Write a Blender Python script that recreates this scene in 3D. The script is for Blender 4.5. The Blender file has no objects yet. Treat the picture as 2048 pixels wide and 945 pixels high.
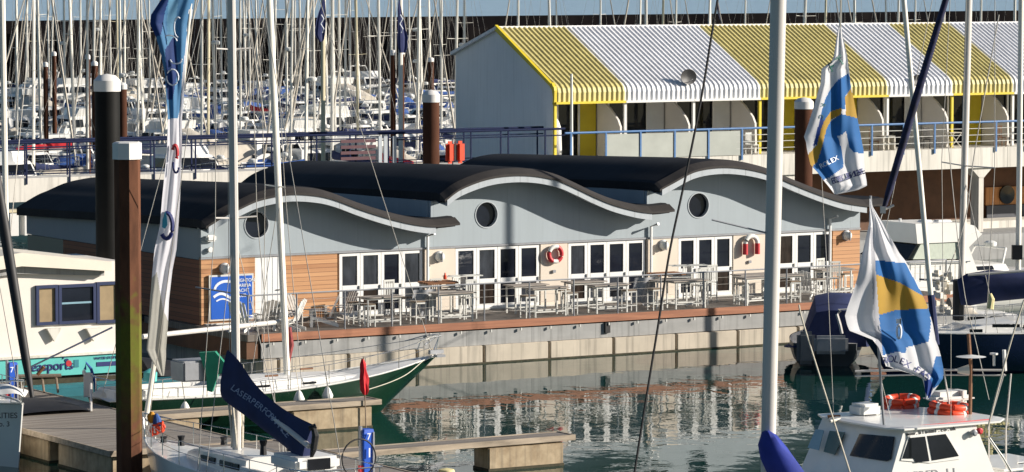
import bpy, bmesh, math, random
from mathutils import Vector, Matrix
from mathutils.bvhtree import BVHTree
random.seed(7)
R = math.radians
scene = bpy.context.scene
COL = scene.collection
# ---------------------------------------------------------------- camera model (metres, camera above the origin)
F, H, CX, CY, HZ = 7300.0, 13.3, 1024.0, 472.5, -58.0
PT = math.atan((CY - HZ) / F)
SP, CP = math.sin(PT), math.cos(PT)
def ray(u, v):
    x = (u - CX) / F; y = (CY - v) / F
    return Vector((x, CP + y * SP, -SP + y * CP))
def G(u, v, z):
    d = ray(u, v); t = (z - H) / d.z
    return Vector((d.x * t, d.y * t, z))
def W(u, v, Y):
    d = ray(u, v); t = Y / d.y
    return Vector((d.x * t, Y, H + d.z * t))
TH = R(31.3)
FW = Vector((-0.774, 127.914, 0))
FRM = Matrix.Translation(FW) @ Matrix.Rotation(TH, 4, 'Z')      # clubhouse frame: a along the front, b away from the water
def P(a, b, z=0.0):
    return FRM @ Vector((a, b, z))
def FLp(u, v, b):                                                # point of the vertical plane b = const seen at a pixel
    d = ray(u, v); vv = Vector((-math.sin(TH), math.cos(TH), 0))
    t = (FW.dot(vv) + b) / d.dot(vv)
    return Vector((d.x * t, d.y * t, H + d.z * t))
def FL(u, v, b):
    q = FRM.inverted() @ FLp(u, v, b)
    return q.x, q.z
cam_d = bpy.data.cameras.new('camera'); cam = bpy.data.objects.new('camera', cam_d); COL.objects.link(cam)
cam_d.sensor_width = 36; cam_d.lens = F / 2048 * 36; cam_d.clip_start = 1; cam_d.clip_end = 40000
cam.location = (0, 0, H); cam.rotation_euler = (R(90) - PT, 0, 0)
scene.camera = cam
# ---------------------------------------------------------------- materials
def mat(name, col, rough=0.6, var=0.12, scale=3.0, bump=0.0, metal=0.0, stretch=(1, 1, 1), spec=0.5, col2=None, coord='Object', coat=0.0, contrast=1.0):
    m = bpy.data.materials.new(name); m.use_nodes = True
    nt = m.node_tree; n = nt.nodes; l = nt.links
    b = n['Principled BSDF']
    b.inputs['Roughness'].default_value = rough
    b.inputs['Metallic'].default_value = metal
    b.inputs['Specular IOR Level'].default_value = spec
    b.inputs['Coat Weight'].default_value = coat
    tc = n.new('ShaderNodeTexCoord'); mp = n.new('ShaderNodeMapping'); mp.inputs['Scale'].default_value = stretch
    l.new(tc.outputs[coord], mp.inputs['Vector'])
    nz = n.new('ShaderNodeTexNoise'); nz.inputs['Scale'].default_value = scale; nz.inputs['Detail'].default_value = 6; nz.inputs['Roughness'].default_value = 0.6
    l.new(mp.outputs[0], nz.inputs['Vector'])
    rp = n.new('ShaderNodeValToRGB')
    c2 = col2 if col2 else tuple(min(1, c * (1 + var)) for c in col)
    c1 = col if col2 else tuple(c * (1 - var) for c in col)
    w = 0.22 / contrast
    rp.color_ramp.elements[0].position = 0.5 - w; rp.color_ramp.elements[1].position = 0.5 + w
    rp.color_ramp.elements[0].color = (*c1, 1); rp.color_ramp.elements[1].color = (*c2, 1)
    l.new(nz.outputs['Fac'], rp.inputs[0]); l.new(rp.outputs[0], b.inputs['Base Color'])
    if bump:
        bp = n.new('ShaderNodeBump'); bp.inputs['Strength'].default_value = bump; bp.inputs['Distance'].default_value = 0.02
        l.new(nz.outputs['Fac'], bp.inputs['Height']); l.new(bp.outputs[0], b.inputs['Normal'])
    return m
def boards(name, c1, c2, period, axis='Z', gap=0.08, rough=0.65, gapc=(0.05, 0.03, 0.02), noise=(0.6, 14, 14), seamdark=True):
    """cladding or planks: boards of a set width across one object axis, each with its own tone"""
    m = bpy.data.materials.new(name); m.use_nodes = True
    nt = m.node_tree; n = nt.nodes; l = nt.links; b = n['Principled BSDF']; b.inputs['Roughness'].default_value = rough
    tc = n.new('ShaderNodeTexCoord'); sx = n.new('ShaderNodeSeparateXYZ'); l.new(tc.outputs['Object'], sx.inputs[0])
    dv = n.new('ShaderNodeMath'); dv.operation = 'DIVIDE'; dv.inputs[1].default_value = period; l.new(sx.outputs[axis], dv.inputs[0])
    fl = n.new('ShaderNodeMath'); fl.operation = 'FLOOR'; l.new(dv.outputs[0], fl.inputs[0])
    fr = n.new('ShaderNodeMath'); fr.operation = 'FRACT'; l.new(dv.outputs[0], fr.inputs[0])
    wn = n.new('ShaderNodeTexWhiteNoise'); wn.noise_dimensions = '1D'; l.new(fl.outputs[0], wn.inputs['W'])
    mp = n.new('ShaderNodeMapping'); mp.inputs['Scale'].default_value = noise; l.new(tc.outputs['Object'], mp.inputs[0])
    nz = n.new('ShaderNodeTexNoise'); nz.inputs['Scale'].default_value = 1.0; nz.inputs['Detail'].default_value = 6; l.new(mp.outputs[0], nz.inputs[0])
    ad = n.new('ShaderNodeMath'); ad.operation = 'ADD'; l.new(wn.outputs[0], ad.inputs[0]); l.new(nz.outputs['Fac'], ad.inputs[1])
    hf = n.new('ShaderNodeMath'); hf.operation = 'MULTIPLY'; hf.inputs[1].default_value = 0.5; l.new(ad.outputs[0], hf.inputs[0])
    rp = n.new('ShaderNodeValToRGB'); rp.color_ramp.elements[0].position = .2; rp.color_ramp.elements[1].position = .8
    rp.color_ramp.elements[0].color = (*c1, 1); rp.color_ramp.elements[1].color = (*c2, 1); l.new(hf.outputs[0], rp.inputs[0])
    gt = n.new('ShaderNodeMath'); gt.operation = 'LESS_THAN'; gt.inputs[1].default_value = gap; l.new(fr.outputs[0], gt.inputs[0])
    mx = n.new('ShaderNodeMix'); mx.data_type = 'RGBA'; l.new(gt.outputs[0], mx.inputs[0]); l.new(rp.outputs[0], mx.inputs[6]); mx.inputs[7].default_value = (*gapc, 1)
    l.new(mx.outputs[2], b.inputs['Base Color'])
    return m
def glass(name, col=(0.02, 0.025, 0.03), rough=0.04, var=0.4):
    m = mat(name, col, rough, var=var, scale=0.8, spec=0.32); return m
M = {}
M['white'] = mat('white_paint', (.78, .77, .73), .4, .05, 2)
M['gel'] = mat('white_gelcoat', (.76, .75, .71), .28, .07, 1.3, coat=.3, contrast=.7)
M['gel2'] = mat('cream_gelcoat', (.66, .62, .53), .35, .1, 1.5)
M['upvc'] = mat('white_door_frame', (.8, .8, .78), .35, .04, 2)
M['navyhull'] = mat('navy_hull', (.008, .014, .045), .18, .2, 1, coat=.5)
M['greenhull'] = mat('green_hull', (.006, .028, .014), .22, .25, 1.2, coat=.4)
M['navycloth'] = mat('navy_canvas', (.016, .026, .09), .85, .25, 2.5, bump=.3)
M['royal'] = mat('royal_blue_canvas', (.012, .03, .26), .8, .2, 3, bump=.4)
M['bluecloth'] = mat('mid_blue_canvas', (.03, .09, .3), .85, .2, 2)
M['creamcloth'] = mat('cream_canvas', (.55, .5, .42), .9, .12, 2, bump=.3)
M['greycloth'] = mat('grey_canvas', (.3, .3, .3), .9, .15, 2)
M['redcloth'] = mat('red_cloth', (.55, .012, .02), .8, .2, 4)
M['greencloth'] = mat('green_canvas', (.01, .2, .12), .8, .15, 2)
M['alu'] = mat('silvered_mast', (.60, .57, .53), .42, .06, 1.5, stretch=(1, 1, .1))
M['aluw'] = mat('white_mast', (.82, .79, .7), .4, .05, 1.5, stretch=(1, 1, .1))
M['yalu'] = mat('yellowed_mast', (.70, .62, .42), .45, .1, 1.5, stretch=(1, 1, .1))
M['steel'] = mat('stainless_steel', (.6, .6, .58), .25, .1, 5, metal=.9)
M['dsteel'] = mat('grey_painted_steel', (.3, .31, .33), .4, .1, 5, metal=.2)
M['wire'] = mat('rigging_wire', (.5, .47, .42), .5, .15, 4)
M['rope'] = mat('pale_rope', (.6, .55, .45), .9, .2, 20)
M['blackrope'] = mat('black_rope', (.012, .012, .014), .7, .2, 20)
M['navyrope'] = mat('navy_sail_strip', (.012, .014, .05), .8, .5, 5, contrast=2)
M['black'] = mat('black_rubber', (.012, .012, .013), .6, .3, 4)
M['darkglass'] = glass('dark_glass', (.012, .014, .018))
M['doorglass'] = glass('door_glass', (.012, .015, .024), .05)
M['bluegl'] = glass('pale_blue_glass', (.25, .4, .48), .1, .15)
M['finw'] = mat('pale_partition', (.74, .71, .66), .8, .05, 1)
M['render'] = mat('cream_render', (.68, .60, .50), .85, .04, 1.5)
M['panel'] = mat('blue_grey_panel', (.315, .365, .395), .6, .05, .9, stretch=(1.5, 1.5, .25))
M['fascia'] = mat('pale_grey_fascia', (.42, .46, .49), .5, .05, 1)
M['roof'] = mat('dark_roof_membrane', (.018, .019, .022), .75, .5, .35, bump=.1, contrast=.8, spec=.15)
M['roofedge'] = mat('brown_grey_roof_edge', (.026, .022, .02), .8, .25, 3)
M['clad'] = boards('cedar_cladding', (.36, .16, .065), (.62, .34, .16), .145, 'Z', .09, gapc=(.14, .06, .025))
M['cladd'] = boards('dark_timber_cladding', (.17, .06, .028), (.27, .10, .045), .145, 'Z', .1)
M['clado'] = boards('sunlit_timber_cladding', (.5, .2, .06), (.62, .28, .09), .3, 'X', .04)
M['deck'] = boards('deck_planks', (.10, .085, .07), (.19, .16, .135), .14, 'Y', .1)
M['fasciawood'] = mat('orange_brown_timber', (.40, .17, .09), .75, .3, 1.0, stretch=(.6, 4, 10), col2=(.27, .11, .06), contrast=1.4)
M['concrete'] = mat('cream_concrete', (.52, .46, .37), .9, .14, 1.1, bump=.3, contrast=.9)
M['conc2'] = mat('stained_pontoon_concrete', (.26, .19, .115), .9, 0, 2.3, bump=.5, col2=(.52, .42, .28))
M['waler'] = mat('grey_concrete', (.33, .33, .32), .85, .14, .8, bump=.2, stretch=(1, 1, 2.5))
M['slab'] = mat('cream_painted_concrete', (.68, .65, .58), .85, .12, .9, stretch=(1, 1, .3), contrast=1.2)
M['weed'] = mat('weedy_waterline', (.05, .045, .025), .9, .5, 5)
M['pontoon'] = boards('weathered_pontoon_planks', (.20, .17, .14), (.36, .32, .27), .15, 'Y', .12, gapc=(.07, .06, .05))
M['pontoonside'] = mat('pontoon_timber_edge', (.34, .28, .21), .85, .35, 2, stretch=(.5, 3, 3), contrast=1.3, bump=.3)
M['tabletop'] = mat('greyed_table_timber', (.30, .265, .23), .8, .2, 4, stretch=(1, 6, 6))
M['greywood'] = mat('greyed_chair_timber', (.42, .39, .35), .8, .15, 4)
M['yellow'] = mat('yellow_paint', (.72, .56, .03), .5, .06, 1.5)
M['roofy'] = mat('faded_yellow_sheet', (.64, .55, .22), .5, .12, .8)
M['roofw'] = mat('off_white_sheet', (.78, .78, .79), .5, .06, .8)
M['gable'] = mat('grey_white_gable', (.84, .84, .84), .8, .05, .4)
M['railnavy'] = mat('navy_rail_paint', (.010, .017, .055), .8, .3, 8, spec=.2)
M['railblue'] = mat('blue_rail_paint', (.06, .17, .38), .5, .15, 5)
M['frost'] = mat('frosted_balustrade', (.42, .44, .4), .3, .1, 1)
M['pilebrown'] = mat('rust_brown_pile', (.11, .045, .024), .85, 0, 1.5, bump=.6, stretch=(1, 1, .35), col2=(.05, .02, .012), spec=.15)
M['pileblack'] = mat('black_sleeve_pile', (.008, .008, .0075), .6, .4, 1, spec=.15)
M['cap'] = mat('white_pile_cap', (.74, .72, .68), .5, .06, 3)
M['breakwater'] = mat('dark_breakwater_concrete', (.002, .002, .003), .95, 0, .35, stretch=(1, 1, .12), col2=(.011, .009, .009), spec=.03)
M['red'] = mat('red_plastic', (.5, .02, .03), .5, .1, 5)
M['orange'] = mat('orange_red_plastic', (.75, .07, .02), .5, .15, 6)
M['turq'] = mat('turquoise_paint', (.10, .48, .44), .6, .12, 1.2)
M['blue'] = mat('blue_sign_paint', (.008, .10, .50), .4, .08, 1)
M['blueped'] = mat('blue_pedestal_paint', (.015, .09, .5), .4, .1, 2)
M['winblue'] = mat('navy_window_frame', (.012, .025, .085), .5, .1, 2)
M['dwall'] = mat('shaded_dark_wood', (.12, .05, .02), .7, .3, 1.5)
M['ink'] = mat('navy_lettering', (.01, .02, .13), .6, .05, 2)
M['blackink'] = mat('black_lettering', (.02, .02, .025), .6, .05, 2)
M['greyink'] = mat('pale_grey_lettering', (.3, .33, .45), .8, .2, 9)
M['whiteink'] = mat('white_lettering', (.7, .74, .8), .6, .05, 2)
M['wood'] = mat('weathered_wood', (.24, .18, .125), .8, .25, 4, stretch=(1, 6, 6))
M['teak'] = mat('brown_teak', (.22, .10, .045), .6, .25, 4, stretch=(1, 6, 6))
M['frame'] = mat('pale_grey_metal', (.6, .6, .56), .45, .08, 5)
M['fender'] = mat('fender_vinyl', (.72, .72, .68), .4, .06, 4)
M['yel'] = mat('yellow_foam', (.7, .62, .32), .8, .2, 12)
def seams(m, period, axis, width, dark, streak=0.0):
    """panel joints across one axis and faint vertical rain streaks"""
    nt = m.node_tree; n = nt.nodes; l = nt.links; b = n['Principled BSDF']; src = b.inputs['Base Color'].links[0].from_socket
    tc = n.new('ShaderNodeTexCoord'); sx = n.new('ShaderNodeSeparateXYZ'); l.new(tc.outputs['Object'], sx.inputs[0])
    dv = n.new('ShaderNodeMath'); dv.operation = 'DIVIDE'; dv.inputs[1].default_value = period; l.new(sx.outputs[axis], dv.inputs[0])
    fr = n.new('ShaderNodeMath'); fr.operation = 'FRACT'; l.new(dv.outputs[0], fr.inputs[0])
    lt = n.new('ShaderNodeMath'); lt.operation = 'LESS_THAN'; lt.inputs[1].default_value = width / period; l.new(fr.outputs[0], lt.inputs[0])
    ml = n.new('ShaderNodeMath'); ml.operation = 'MULTIPLY'; ml.inputs[1].default_value = dark; l.new(lt.outputs[0], ml.inputs[0])
    mp = n.new('ShaderNodeMapping'); mp.inputs['Scale'].default_value = (7, 7, .35); l.new(tc.outputs['Object'], mp.inputs[0])
    nz = n.new('ShaderNodeTexNoise'); nz.inputs['Scale'].default_value = 1; nz.inputs['Detail'].default_value = 7; l.new(mp.outputs[0], nz.inputs[0])
    mr = n.new('ShaderNodeMapRange'); mr.inputs[1].default_value = .5; mr.inputs[2].default_value = .75; mr.inputs[3].default_value = 0; mr.inputs[4].default_value = streak; l.new(nz.outputs['Fac'], mr.inputs[0])
    mxx = n.new('ShaderNodeMath'); mxx.operation = 'MAXIMUM'; l.new(ml.outputs[0], mxx.inputs[0]); l.new(mr.outputs[0], mxx.inputs[1])
    mx = n.new('ShaderNodeMix'); mx.data_type = 'RGBA'; l.new(mxx.outputs[0], mx.inputs[0]); l.new(src, mx.inputs[6]); mx.inputs[7].default_value = (.05, .05, .045, 1); l.new(mx.outputs[2], b.inputs['Base Color'])
seams(M['panel'], 3.0, 'X', .014, .3, .07)
seams(M['fascia'], 2.4, 'X', .02, .6, .2)
seams(M['concrete'], 50, 'X', .01, .2, .5)
seams(M['waler'], 2.6, 'X', .02, .5, .4)
seams(M['slab'], 5.2, 'X', .03, .6, .35)
seams(M['gable'], 1.2, 'Y', .015, .12, .10)
seams(M['roofy'], 90, 'X', .01, .1, .35)
seams(M['roofw'], 90, 'X', .01, .1, .22)
seams(M['conc2'], 60, 'X', .01, .2, .45)
seams(M['roof'], 1.05, 'Y', .03, .35, .0)
M['dg2'] = mat('door_glass_brownish', (.03, .022, .018), .08, .6, 2.5, spec=.35, stretch=(3, 1, .6))
M['dg3'] = mat('door_glass_smeared', (.035, .04, .05), .12, .7, 1.6, spec=.5, stretch=(1.5, 1, .5))
# ---------------------------------------------------------------- objects
def root_of(o):
    while o.parent: o = o.parent
    return o
RM = {}
def thing(name, label, cat, loc=(0, 0, 0), rz=0.0, group=None, kind=None):
    o = bpy.data.objects.new(name, None); COL.objects.link(o)
    o.location = loc; o.rotation_euler = (0, 0, rz); o.empty_display_size = .3
    RM[o.name] = Matrix.Translation(Vector(loc)) @ Matrix.Rotation(rz, 4, 'Z')
    o['label'] = label; o['category'] = cat
    if group: o['group'] = group
    if kind: o['kind'] = kind
    return o
class MB:
    def __init__(s, T=None):
        s.bm = bmesh.new(); s.T = T; s.idx = 0
    def _new(s, verts, faces):
        vs = [s.bm.verts.new(v) for v in verts]
        for f in faces:
            try:
                fc = s.bm.faces.new([vs[i] for i in f]); fc.material_index = s.idx
            except ValueError: pass
        return vs
    def box(s, c, size, rz=0.0, rot=None, bev=0.0):
        x, y, z = [k / 2 for k in size]
        m = Matrix.Translation(Vector(c)) @ (rot.to_4x4() if rot is not None else Matrix.Rotation(rz, 4, 'Z'))
        if bev > 0:
            t = bmesh.new(); bmesh.ops.create_cube(t, size=1)
            for v in t.verts: v.co = Vector((v.co.x * 2 * x, v.co.y * 2 * y, v.co.z * 2 * z))
            bmesh.ops.bevel(t, geom=list(t.edges), offset=bev, segments=2, affect='EDGES')
            vs = [m @ v.co for v in t.verts]; t.verts.index_update()
            s._new(vs, [[v.index for v in f.verts] for f in t.faces]); t.free(); return s
        v = [m @ Vector(p) for p in ((-x, -y, -z), (x, -y, -z), (x, y, -z), (-x, y, -z), (-x, -y, z), (x, -y, z), (x, y, z), (-x, y, z))]
        s._new(v, [(0, 3, 2, 1), (4, 5, 6, 7), (0, 1, 5, 4), (1, 2, 6, 5), (2, 3, 7, 6), (3, 0, 4, 7)]); return s
    def span(s, lo, hi, bev=0.0):
        lo = Vector(lo); hi = Vector(hi)
        return s.box((lo + hi) / 2, [abs(k) for k in (hi - lo)], bev=bev)
    def tube(s, pts, r, seg=8, cap=True, flat=1.0):
        pts = [Vector(p) for p in pts]; n = len(pts)
        rs = r if isinstance(r, (list, tuple)) else [r] * n
        rings = []
        for i, p in enumerate(pts):
            d = (pts[min(i + 1, n - 1)] - pts[max(i - 1, 0)])
            if d.length < 1e-9: d = Vector((0, 0, 1))
            d.normalize()
            up = Vector((0, 0, 1)) if abs(d.z) < .95 else Vector((1, 0, 0))
            a = d.cross(up).normalized(); b = a.cross(d).normalized()
            rings.append([p + a * math.cos(2 * math.pi * k / seg) * rs[i] * flat + b * math.sin(2 * math.pi * k / seg) * rs[i] for k in range(seg)])
        s.loft(rings, cap, cap); return s
    def loft(s, rings, cap0=True, cap1=True, closed=True):
        k = len(rings[0]); vs = [q for r_ in rings for q in r_]; fs = []
        for i in range(len(rings) - 1):
            for j in range(k if closed else k - 1):
                a = i * k + j; b = i * k + (j + 1) % k
                fs.append((a, b, b + k, a + k))
        if cap0: fs.append(tuple(range(k - 1, -1, -1)))
        if cap1: fs.append(tuple((len(rings) - 1) * k + j for j in range(k)))
        s._new(vs, fs); return s
    def prism(s, poly, vec):
        vec = Vector(vec); a = [Vector(p) for p in poly]; n = len(a)
        s._new(a + [p + vec for p in a], [tuple(range(n - 1, -1, -1)), tuple(range(n, 2 * n))] + [(i, (i + 1) % n, (i + 1) % n + n, i + n) for i in range(n)])
        return s
    def lathe(s, c, prof, seg=20, axis='Z'):
        c = Vector(c); rings = []
        for (r, h) in prof:
            ring = []
            for k in range(seg):
                t = 2 * math.pi * k / seg; x, y = r * math.cos(t), r * math.sin(t)
                ring.append(c + {'Z': Vector((x, y, h)), 'Y': Vector((x, h, y)), 'X': Vector((h, x, y))}[axis])
            rings.append(ring)
        s.loft(rings); return s
    def torus(s, c, R0, r0, axis='Y', seg=24, a0=0.0, a1=2 * math.pi):
        c = Vector(c); n = seg; full = a1 - a0 > 6.28; pts = []
        for i in range(n + 1):
            t = a0 + (a1 - a0) * i / n; x, y = R0 * math.cos(t), R0 * math.sin(t)
            pts.append(c + {'Z': Vector((x, y, 0)), 'Y': Vector((x, 0, y)), 'X': Vector((0, x, y))}[axis])
        s.tube(pts, r0, 10, cap=not full); return s
    def grid(s, fn, nu, nv):
        vs = [fn(i / nu, j / nv) for j in range(nv + 1) for i in range(nu + 1)]
        s._new(vs, [(j * (nu + 1) + i, j * (nu + 1) + i + 1, (j + 1) * (nu + 1) + i + 1, (j + 1) * (nu + 1) + i) for j in range(nv) for i in range(nu)])
        return s
    def build(s, name, m, parent=None, smooth=False, label=None, cat=None, group=None, kind=None, org=None, fix=True):
        me = bpy.data.meshes.new(name)
        Mx = None
        if parent is not None:
            if s.T is not None: Mx = RM[root_of(parent).name].inverted() @ s.T
            loc = None
        else:
            T = s.T if s.T is not None else Matrix.Identity(4)
            bmesh.ops.transform(s.bm, matrix=T, verts=s.bm.verts)
            if org is None and s.bm.verts:
                xs = [v.co for v in s.bm.verts]
                org = (sum(v.x for v in xs) / len(xs), sum(v.y for v in xs) / len(xs), min(v.z for v in xs))
            Mx = Matrix.Translation(-Vector(org)); loc = org
        if Mx is not None: bmesh.ops.transform(s.bm, matrix=Mx, verts=s.bm.verts)
        if fix: bmesh.ops.recalc_face_normals(s.bm, faces=s.bm.faces)
        s.bm.to_mesh(me); s.bm.free()
        for mm in (m if isinstance(m, (list, tuple)) else [m]): me.materials.append(mm)
        if smooth:
            me.shade_smooth()
            try: me.set_sharp_from_angle(angle=R(40))
            except Exception: pass
        o = bpy.data.objects.new(name, me); COL.objects.link(o)
        if parent is not None: o.parent = parent
        else: o.location = loc; RM[o.name] = Matrix.Translation(Vector(loc))
        if label: o['label'] = label
        if cat: o['category'] = cat
        if group: o['group'] = group
        if kind: o['kind'] = kind
        return o
def kids(o): return [c for c in ALLK.get(o.name, [])]
ALLK = {}
def index_children():
    ALLK.clear()
    for o in COL.objects:
        if o.parent: ALLK.setdefault(o.parent.name, []).append(o)
def dup(root, loc, rz, label=None, group=None, scale=None, tilt=None):
    def cp(o, par):
        c = o.copy(); COL.objects.link(c)
        if par is not None: c.parent = par
        for k in ALLK.get(o.name, []): cp(k, c)
        return c
    c = cp(root, None); c.location = loc; c.rotation_euler = (tilt[0] if tilt else 0, tilt[1] if tilt else 0, rz)
    if scale: c.scale = (scale,) * 3
    if label: c['label'] = label
    if group: c['group'] = group
    return c
def text_mesh(txt, size, extr=0.004, spacing=1.0):
    cu = bpy.data.curves.new('t', 'FONT'); cu.body = txt; cu.size = size; cu.extrude = extr; cu.align_x = 'CENTER'; cu.align_y = 'CENTER'; cu.space_character = spacing
    cu.offset = size * .012
    o = bpy.data.objects.new('t', cu); COL.objects.link(o)
    bpy.context.view_layer.update()
    me = bpy.data.meshes.new_from_object(o.evaluated_get(bpy.context.evaluated_depsgraph_get()))
    bpy.data.objects.remove(o); return me
def text(txt, size, c, xdir, ydir, m, parent=None, name='lettering', mirror=False, mapf=None, sx=1.0):
    """letters on a surface: c centre, xdir / ydir world directions of the writing"""
    me = text_mesh(txt, size); me.name = name
    x = Vector(xdir).normalized(); y = Vector(ydir).normalized(); n = x.cross(y)
    if mirror: x = -x
    inv = RM[root_of(parent).name].inverted() if parent is not None else Matrix.Identity(4)
    for v in me.vertices:
        p = mapf(v.co.x, v.co.y, v.co.z) if mapf else Vector(c) + x * v.co.x * sx + y * v.co.y + n * v.co.z
        v.co = inv @ p
    me.materials.clear(); me.materials.append(m)
    o = bpy.data.objects.new(name, me); COL.objects.link(o)
    if parent is not None: o.parent = parent
    return o
def inpoly(x, y, poly):
    c = False; n = len(poly); j = n - 1
    for i in range(n):
        xi, yi = poly[i]; xj, yj = poly[j]
        if (yi > y) != (yj > y) and x < (xj - xi) * (y - yi) / (yj - yi + 1e-12) + xi: c = not c
        j = i
    return c
def pl(tab, x):
    if x <= tab[0][0]: return tab[0][1]
    for (a, b), (c, d) in zip(tab, tab[1:]):
        if x <= c: return b + (d - b) * (x - a) / (c - a)
    return tab[-1][1]
def cr(pts, n):                                                   # smooth curve through points
    out = []
    P_ = [Vector((*p, 0)) if len(p) == 2 else Vector(p) for p in pts]
    for i in range(len(P_) - 1):
        p0 = P_[max(i - 1, 0)]; p1 = P_[i]; p2 = P_[i + 1]; p3 = P_[min(i + 2, len(P_) - 1)]
        for k in range(n):
            t = k / n
            out.append(.5 * ((2 * p1) + (p2 - p0) * t + (2 * p0 - 5 * p1 + 4 * p2 - p3) * t * t + (3 * p1 - p0 - 3 * p2 + p3) * t ** 3))
    out.append(P_[-1]); return out
# ---------------------------------------------------------------- sky, sun
SUN_EL, SUN_AZ = R(20), R(91)                                    # azimuth from +Y towards +X
world = bpy.data.worlds.new('World'); scene.world = world; world.use_nodes = True
wn = world.node_tree.nodes; wl = world.node_tree.links
sky = wn.new('ShaderNodeTexSky'); sky.sky_type = 'NISHITA'; sky.sun_disc = False
sky.sun_elevation = SUN_EL; sky.sun_rotation = SUN_AZ; sky.air_density = 1.0; sky.dust_density = .6; sky.ozone_density = 3.0
wl.new(sky.outputs[0], wn['Background'].inputs[0]); wn['Background'].inputs[1].default_value = .052
sd = bpy.data.lights.new('sun', 'SUN'); sd.energy = 5.0; sd.angle = R(.5); sd.color = (1, .92, .82)
so = bpy.data.objects.new('sun', sd); COL.objects.link(so)
sv = Vector((math.sin(SUN_AZ) * math.cos(SUN_EL), math.cos(SUN_AZ) * math.cos(SUN_EL), math.sin(SUN_EL)))
so.rotation_euler = sv.to_track_quat('Z', 'Y').to_euler(); so.location = (60, 0, 60)
scene.view_settings.view_transform = 'Standard'; scene.view_settings.look = 'None'; scene.view_settings.exposure = 0.62
# ---------------------------------------------------------------- water, sea, ground
def water_mat(name, base, rough, s1, b1, s2, b2):
    m = bpy.data.materials.new(name); m.use_nodes = True; nt = m.node_tree; n = nt.nodes; l = nt.links; b = n['Principled BSDF']
    b.inputs['Base Color'].default_value = (*base, 1); b.inputs['Roughness'].default_value = rough; b.inputs['IOR'].default_value = 1.333
    tc = n.new('ShaderNodeTexCoord'); prev = None
    for (sc_, st, stretch) in ((s1, b1, (1, 1.0, 1)), (s2, b2, (1.0, .45, 1))):
        mp = n.new('ShaderNodeMapping'); mp.inputs['Scale'].default_value = stretch; mp.inputs['Rotation'].default_value = (0, 0, .35)
        l.new(tc.outputs['Object'], mp.inputs[0])
        nz = n.new('ShaderNodeTexNoise'); nz.inputs['Scale'].default_value = sc_; nz.inputs['Detail'].default_value = 3; nz.inputs['Distortion'].default_value = .6
        l.new(mp.outputs[0], nz.inputs[0])
        bp = n.new('ShaderNodeBump'); bp.inputs['Strength'].default_value = 1; bp.inputs['Distance'].default_value = st
        l.new(nz.outputs['Fac'], bp.inputs['Height'])
        if prev: l.new(prev.outputs[0], bp.inputs['Normal'])
        prev = bp
    l.new(prev.outputs[0], b.inputs['Normal'])
    lo = n.new('ShaderNodeTexNoise'); lo.inputs['Scale'].default_value = .07; lo.inputs['Detail'].default_value = 3; l.new(tc.outputs['Object'], lo.inputs[0])
    mr = n.new('ShaderNodeMapRange'); mr.inputs[1].default_value = .38; mr.inputs[2].default_value = .66; mr.inputs[3].default_value = .45; mr.inputs[4].default_value = 2.3; l.new(lo.outputs['Fac'], mr.inputs[0])
    for nd in n:
        if nd.type == 'BUMP': l.new(mr.outputs[0], nd.inputs['Strength'])
    return m
BW0 = Vector((W(0, 43, 383).x, 383, 0)); BW1 = Vector((W(2048, 22, 484).x, 484, 0))
bd = (BW1 - BW0).normalized(); bn = Vector((-bd.y, bd.x, 0))
mb = MB(); q0 = BW0 - bd * 500; q1 = BW1 + bd * 500
mb._new([(-700, -60, 0), (700, -60, 0), q1 + bn * 2, q0 + bn * 2], [(0, 1, 2, 3)])
mb.build('water', water_mat('marina_water', (.007, .042, .034), .012, .75, .0070, 2.2, .0019), kind='structure', org=(0, 0, 0))
mb = MB(); mb._new([q0 + bn * 2.01, q1 + bn * 2.01, q1 + bn * 30000 + bd * 20000, q0 + bn * 30000 - bd * 20000], [(0, 1, 2, 3)])
mb.build('sea', water_mat('open_sea', (.36, .50, .60), .35, .25, .5, 1.2, .12), kind='structure', org=(0, 600, 0))
mb = MB(FRM)
mb.span((-10.9, -3.3, -1.0), (17.6, 22.5, 1.16)); mb.span((17, 22.52, -1.0), (60, 37, 1.16))
mb.build('quay_ground', M['waler'], kind='structure')
mb = MB(FRM); mb.span((-11.5, -3.75, 1.2), (17.6, 0.1, 1.42)); mb.span((-11.5, .1, 1.2), (-11.32, 4, 1.42))
mb.build('deck', M['deck'], kind='structure', org=tuple(P(-11.5, -3.75, 1.2)))
bpy.data.objects['deck'].rotation_euler = (0, 0, 0)
# breakwater
bw = MB(); L_ = (q1 - q0).length
prof = [(0, -.5), (0, 7.1), (.35, 7.15), (.35, 8), (4, 8), (4, -.5)]
def bpnt(x, y, z): return q0 + bd * x + bn * y + Vector((0, 0, z))
bw.prism([bpnt(0, y, z) for y, z in prof], bd * L_)
for i in range(int(L_ / 5.5)):
    x = i * 5.5
    if 380 < x < 760: bw.prism([bpnt(x + .2, -.0, 0), bpnt(x + .9, -.5, 0), bpnt(x + 4.4, -.5, 0), bpnt(x + 5.1, 0, 0)], (0, 0, 6.6 + .2 * math.sin(i * 2.1)))
bw.build('breakwater', M['breakwater'], label='long dark concrete breakwater wall between the marina and the sea', cat='breakwater')
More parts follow.
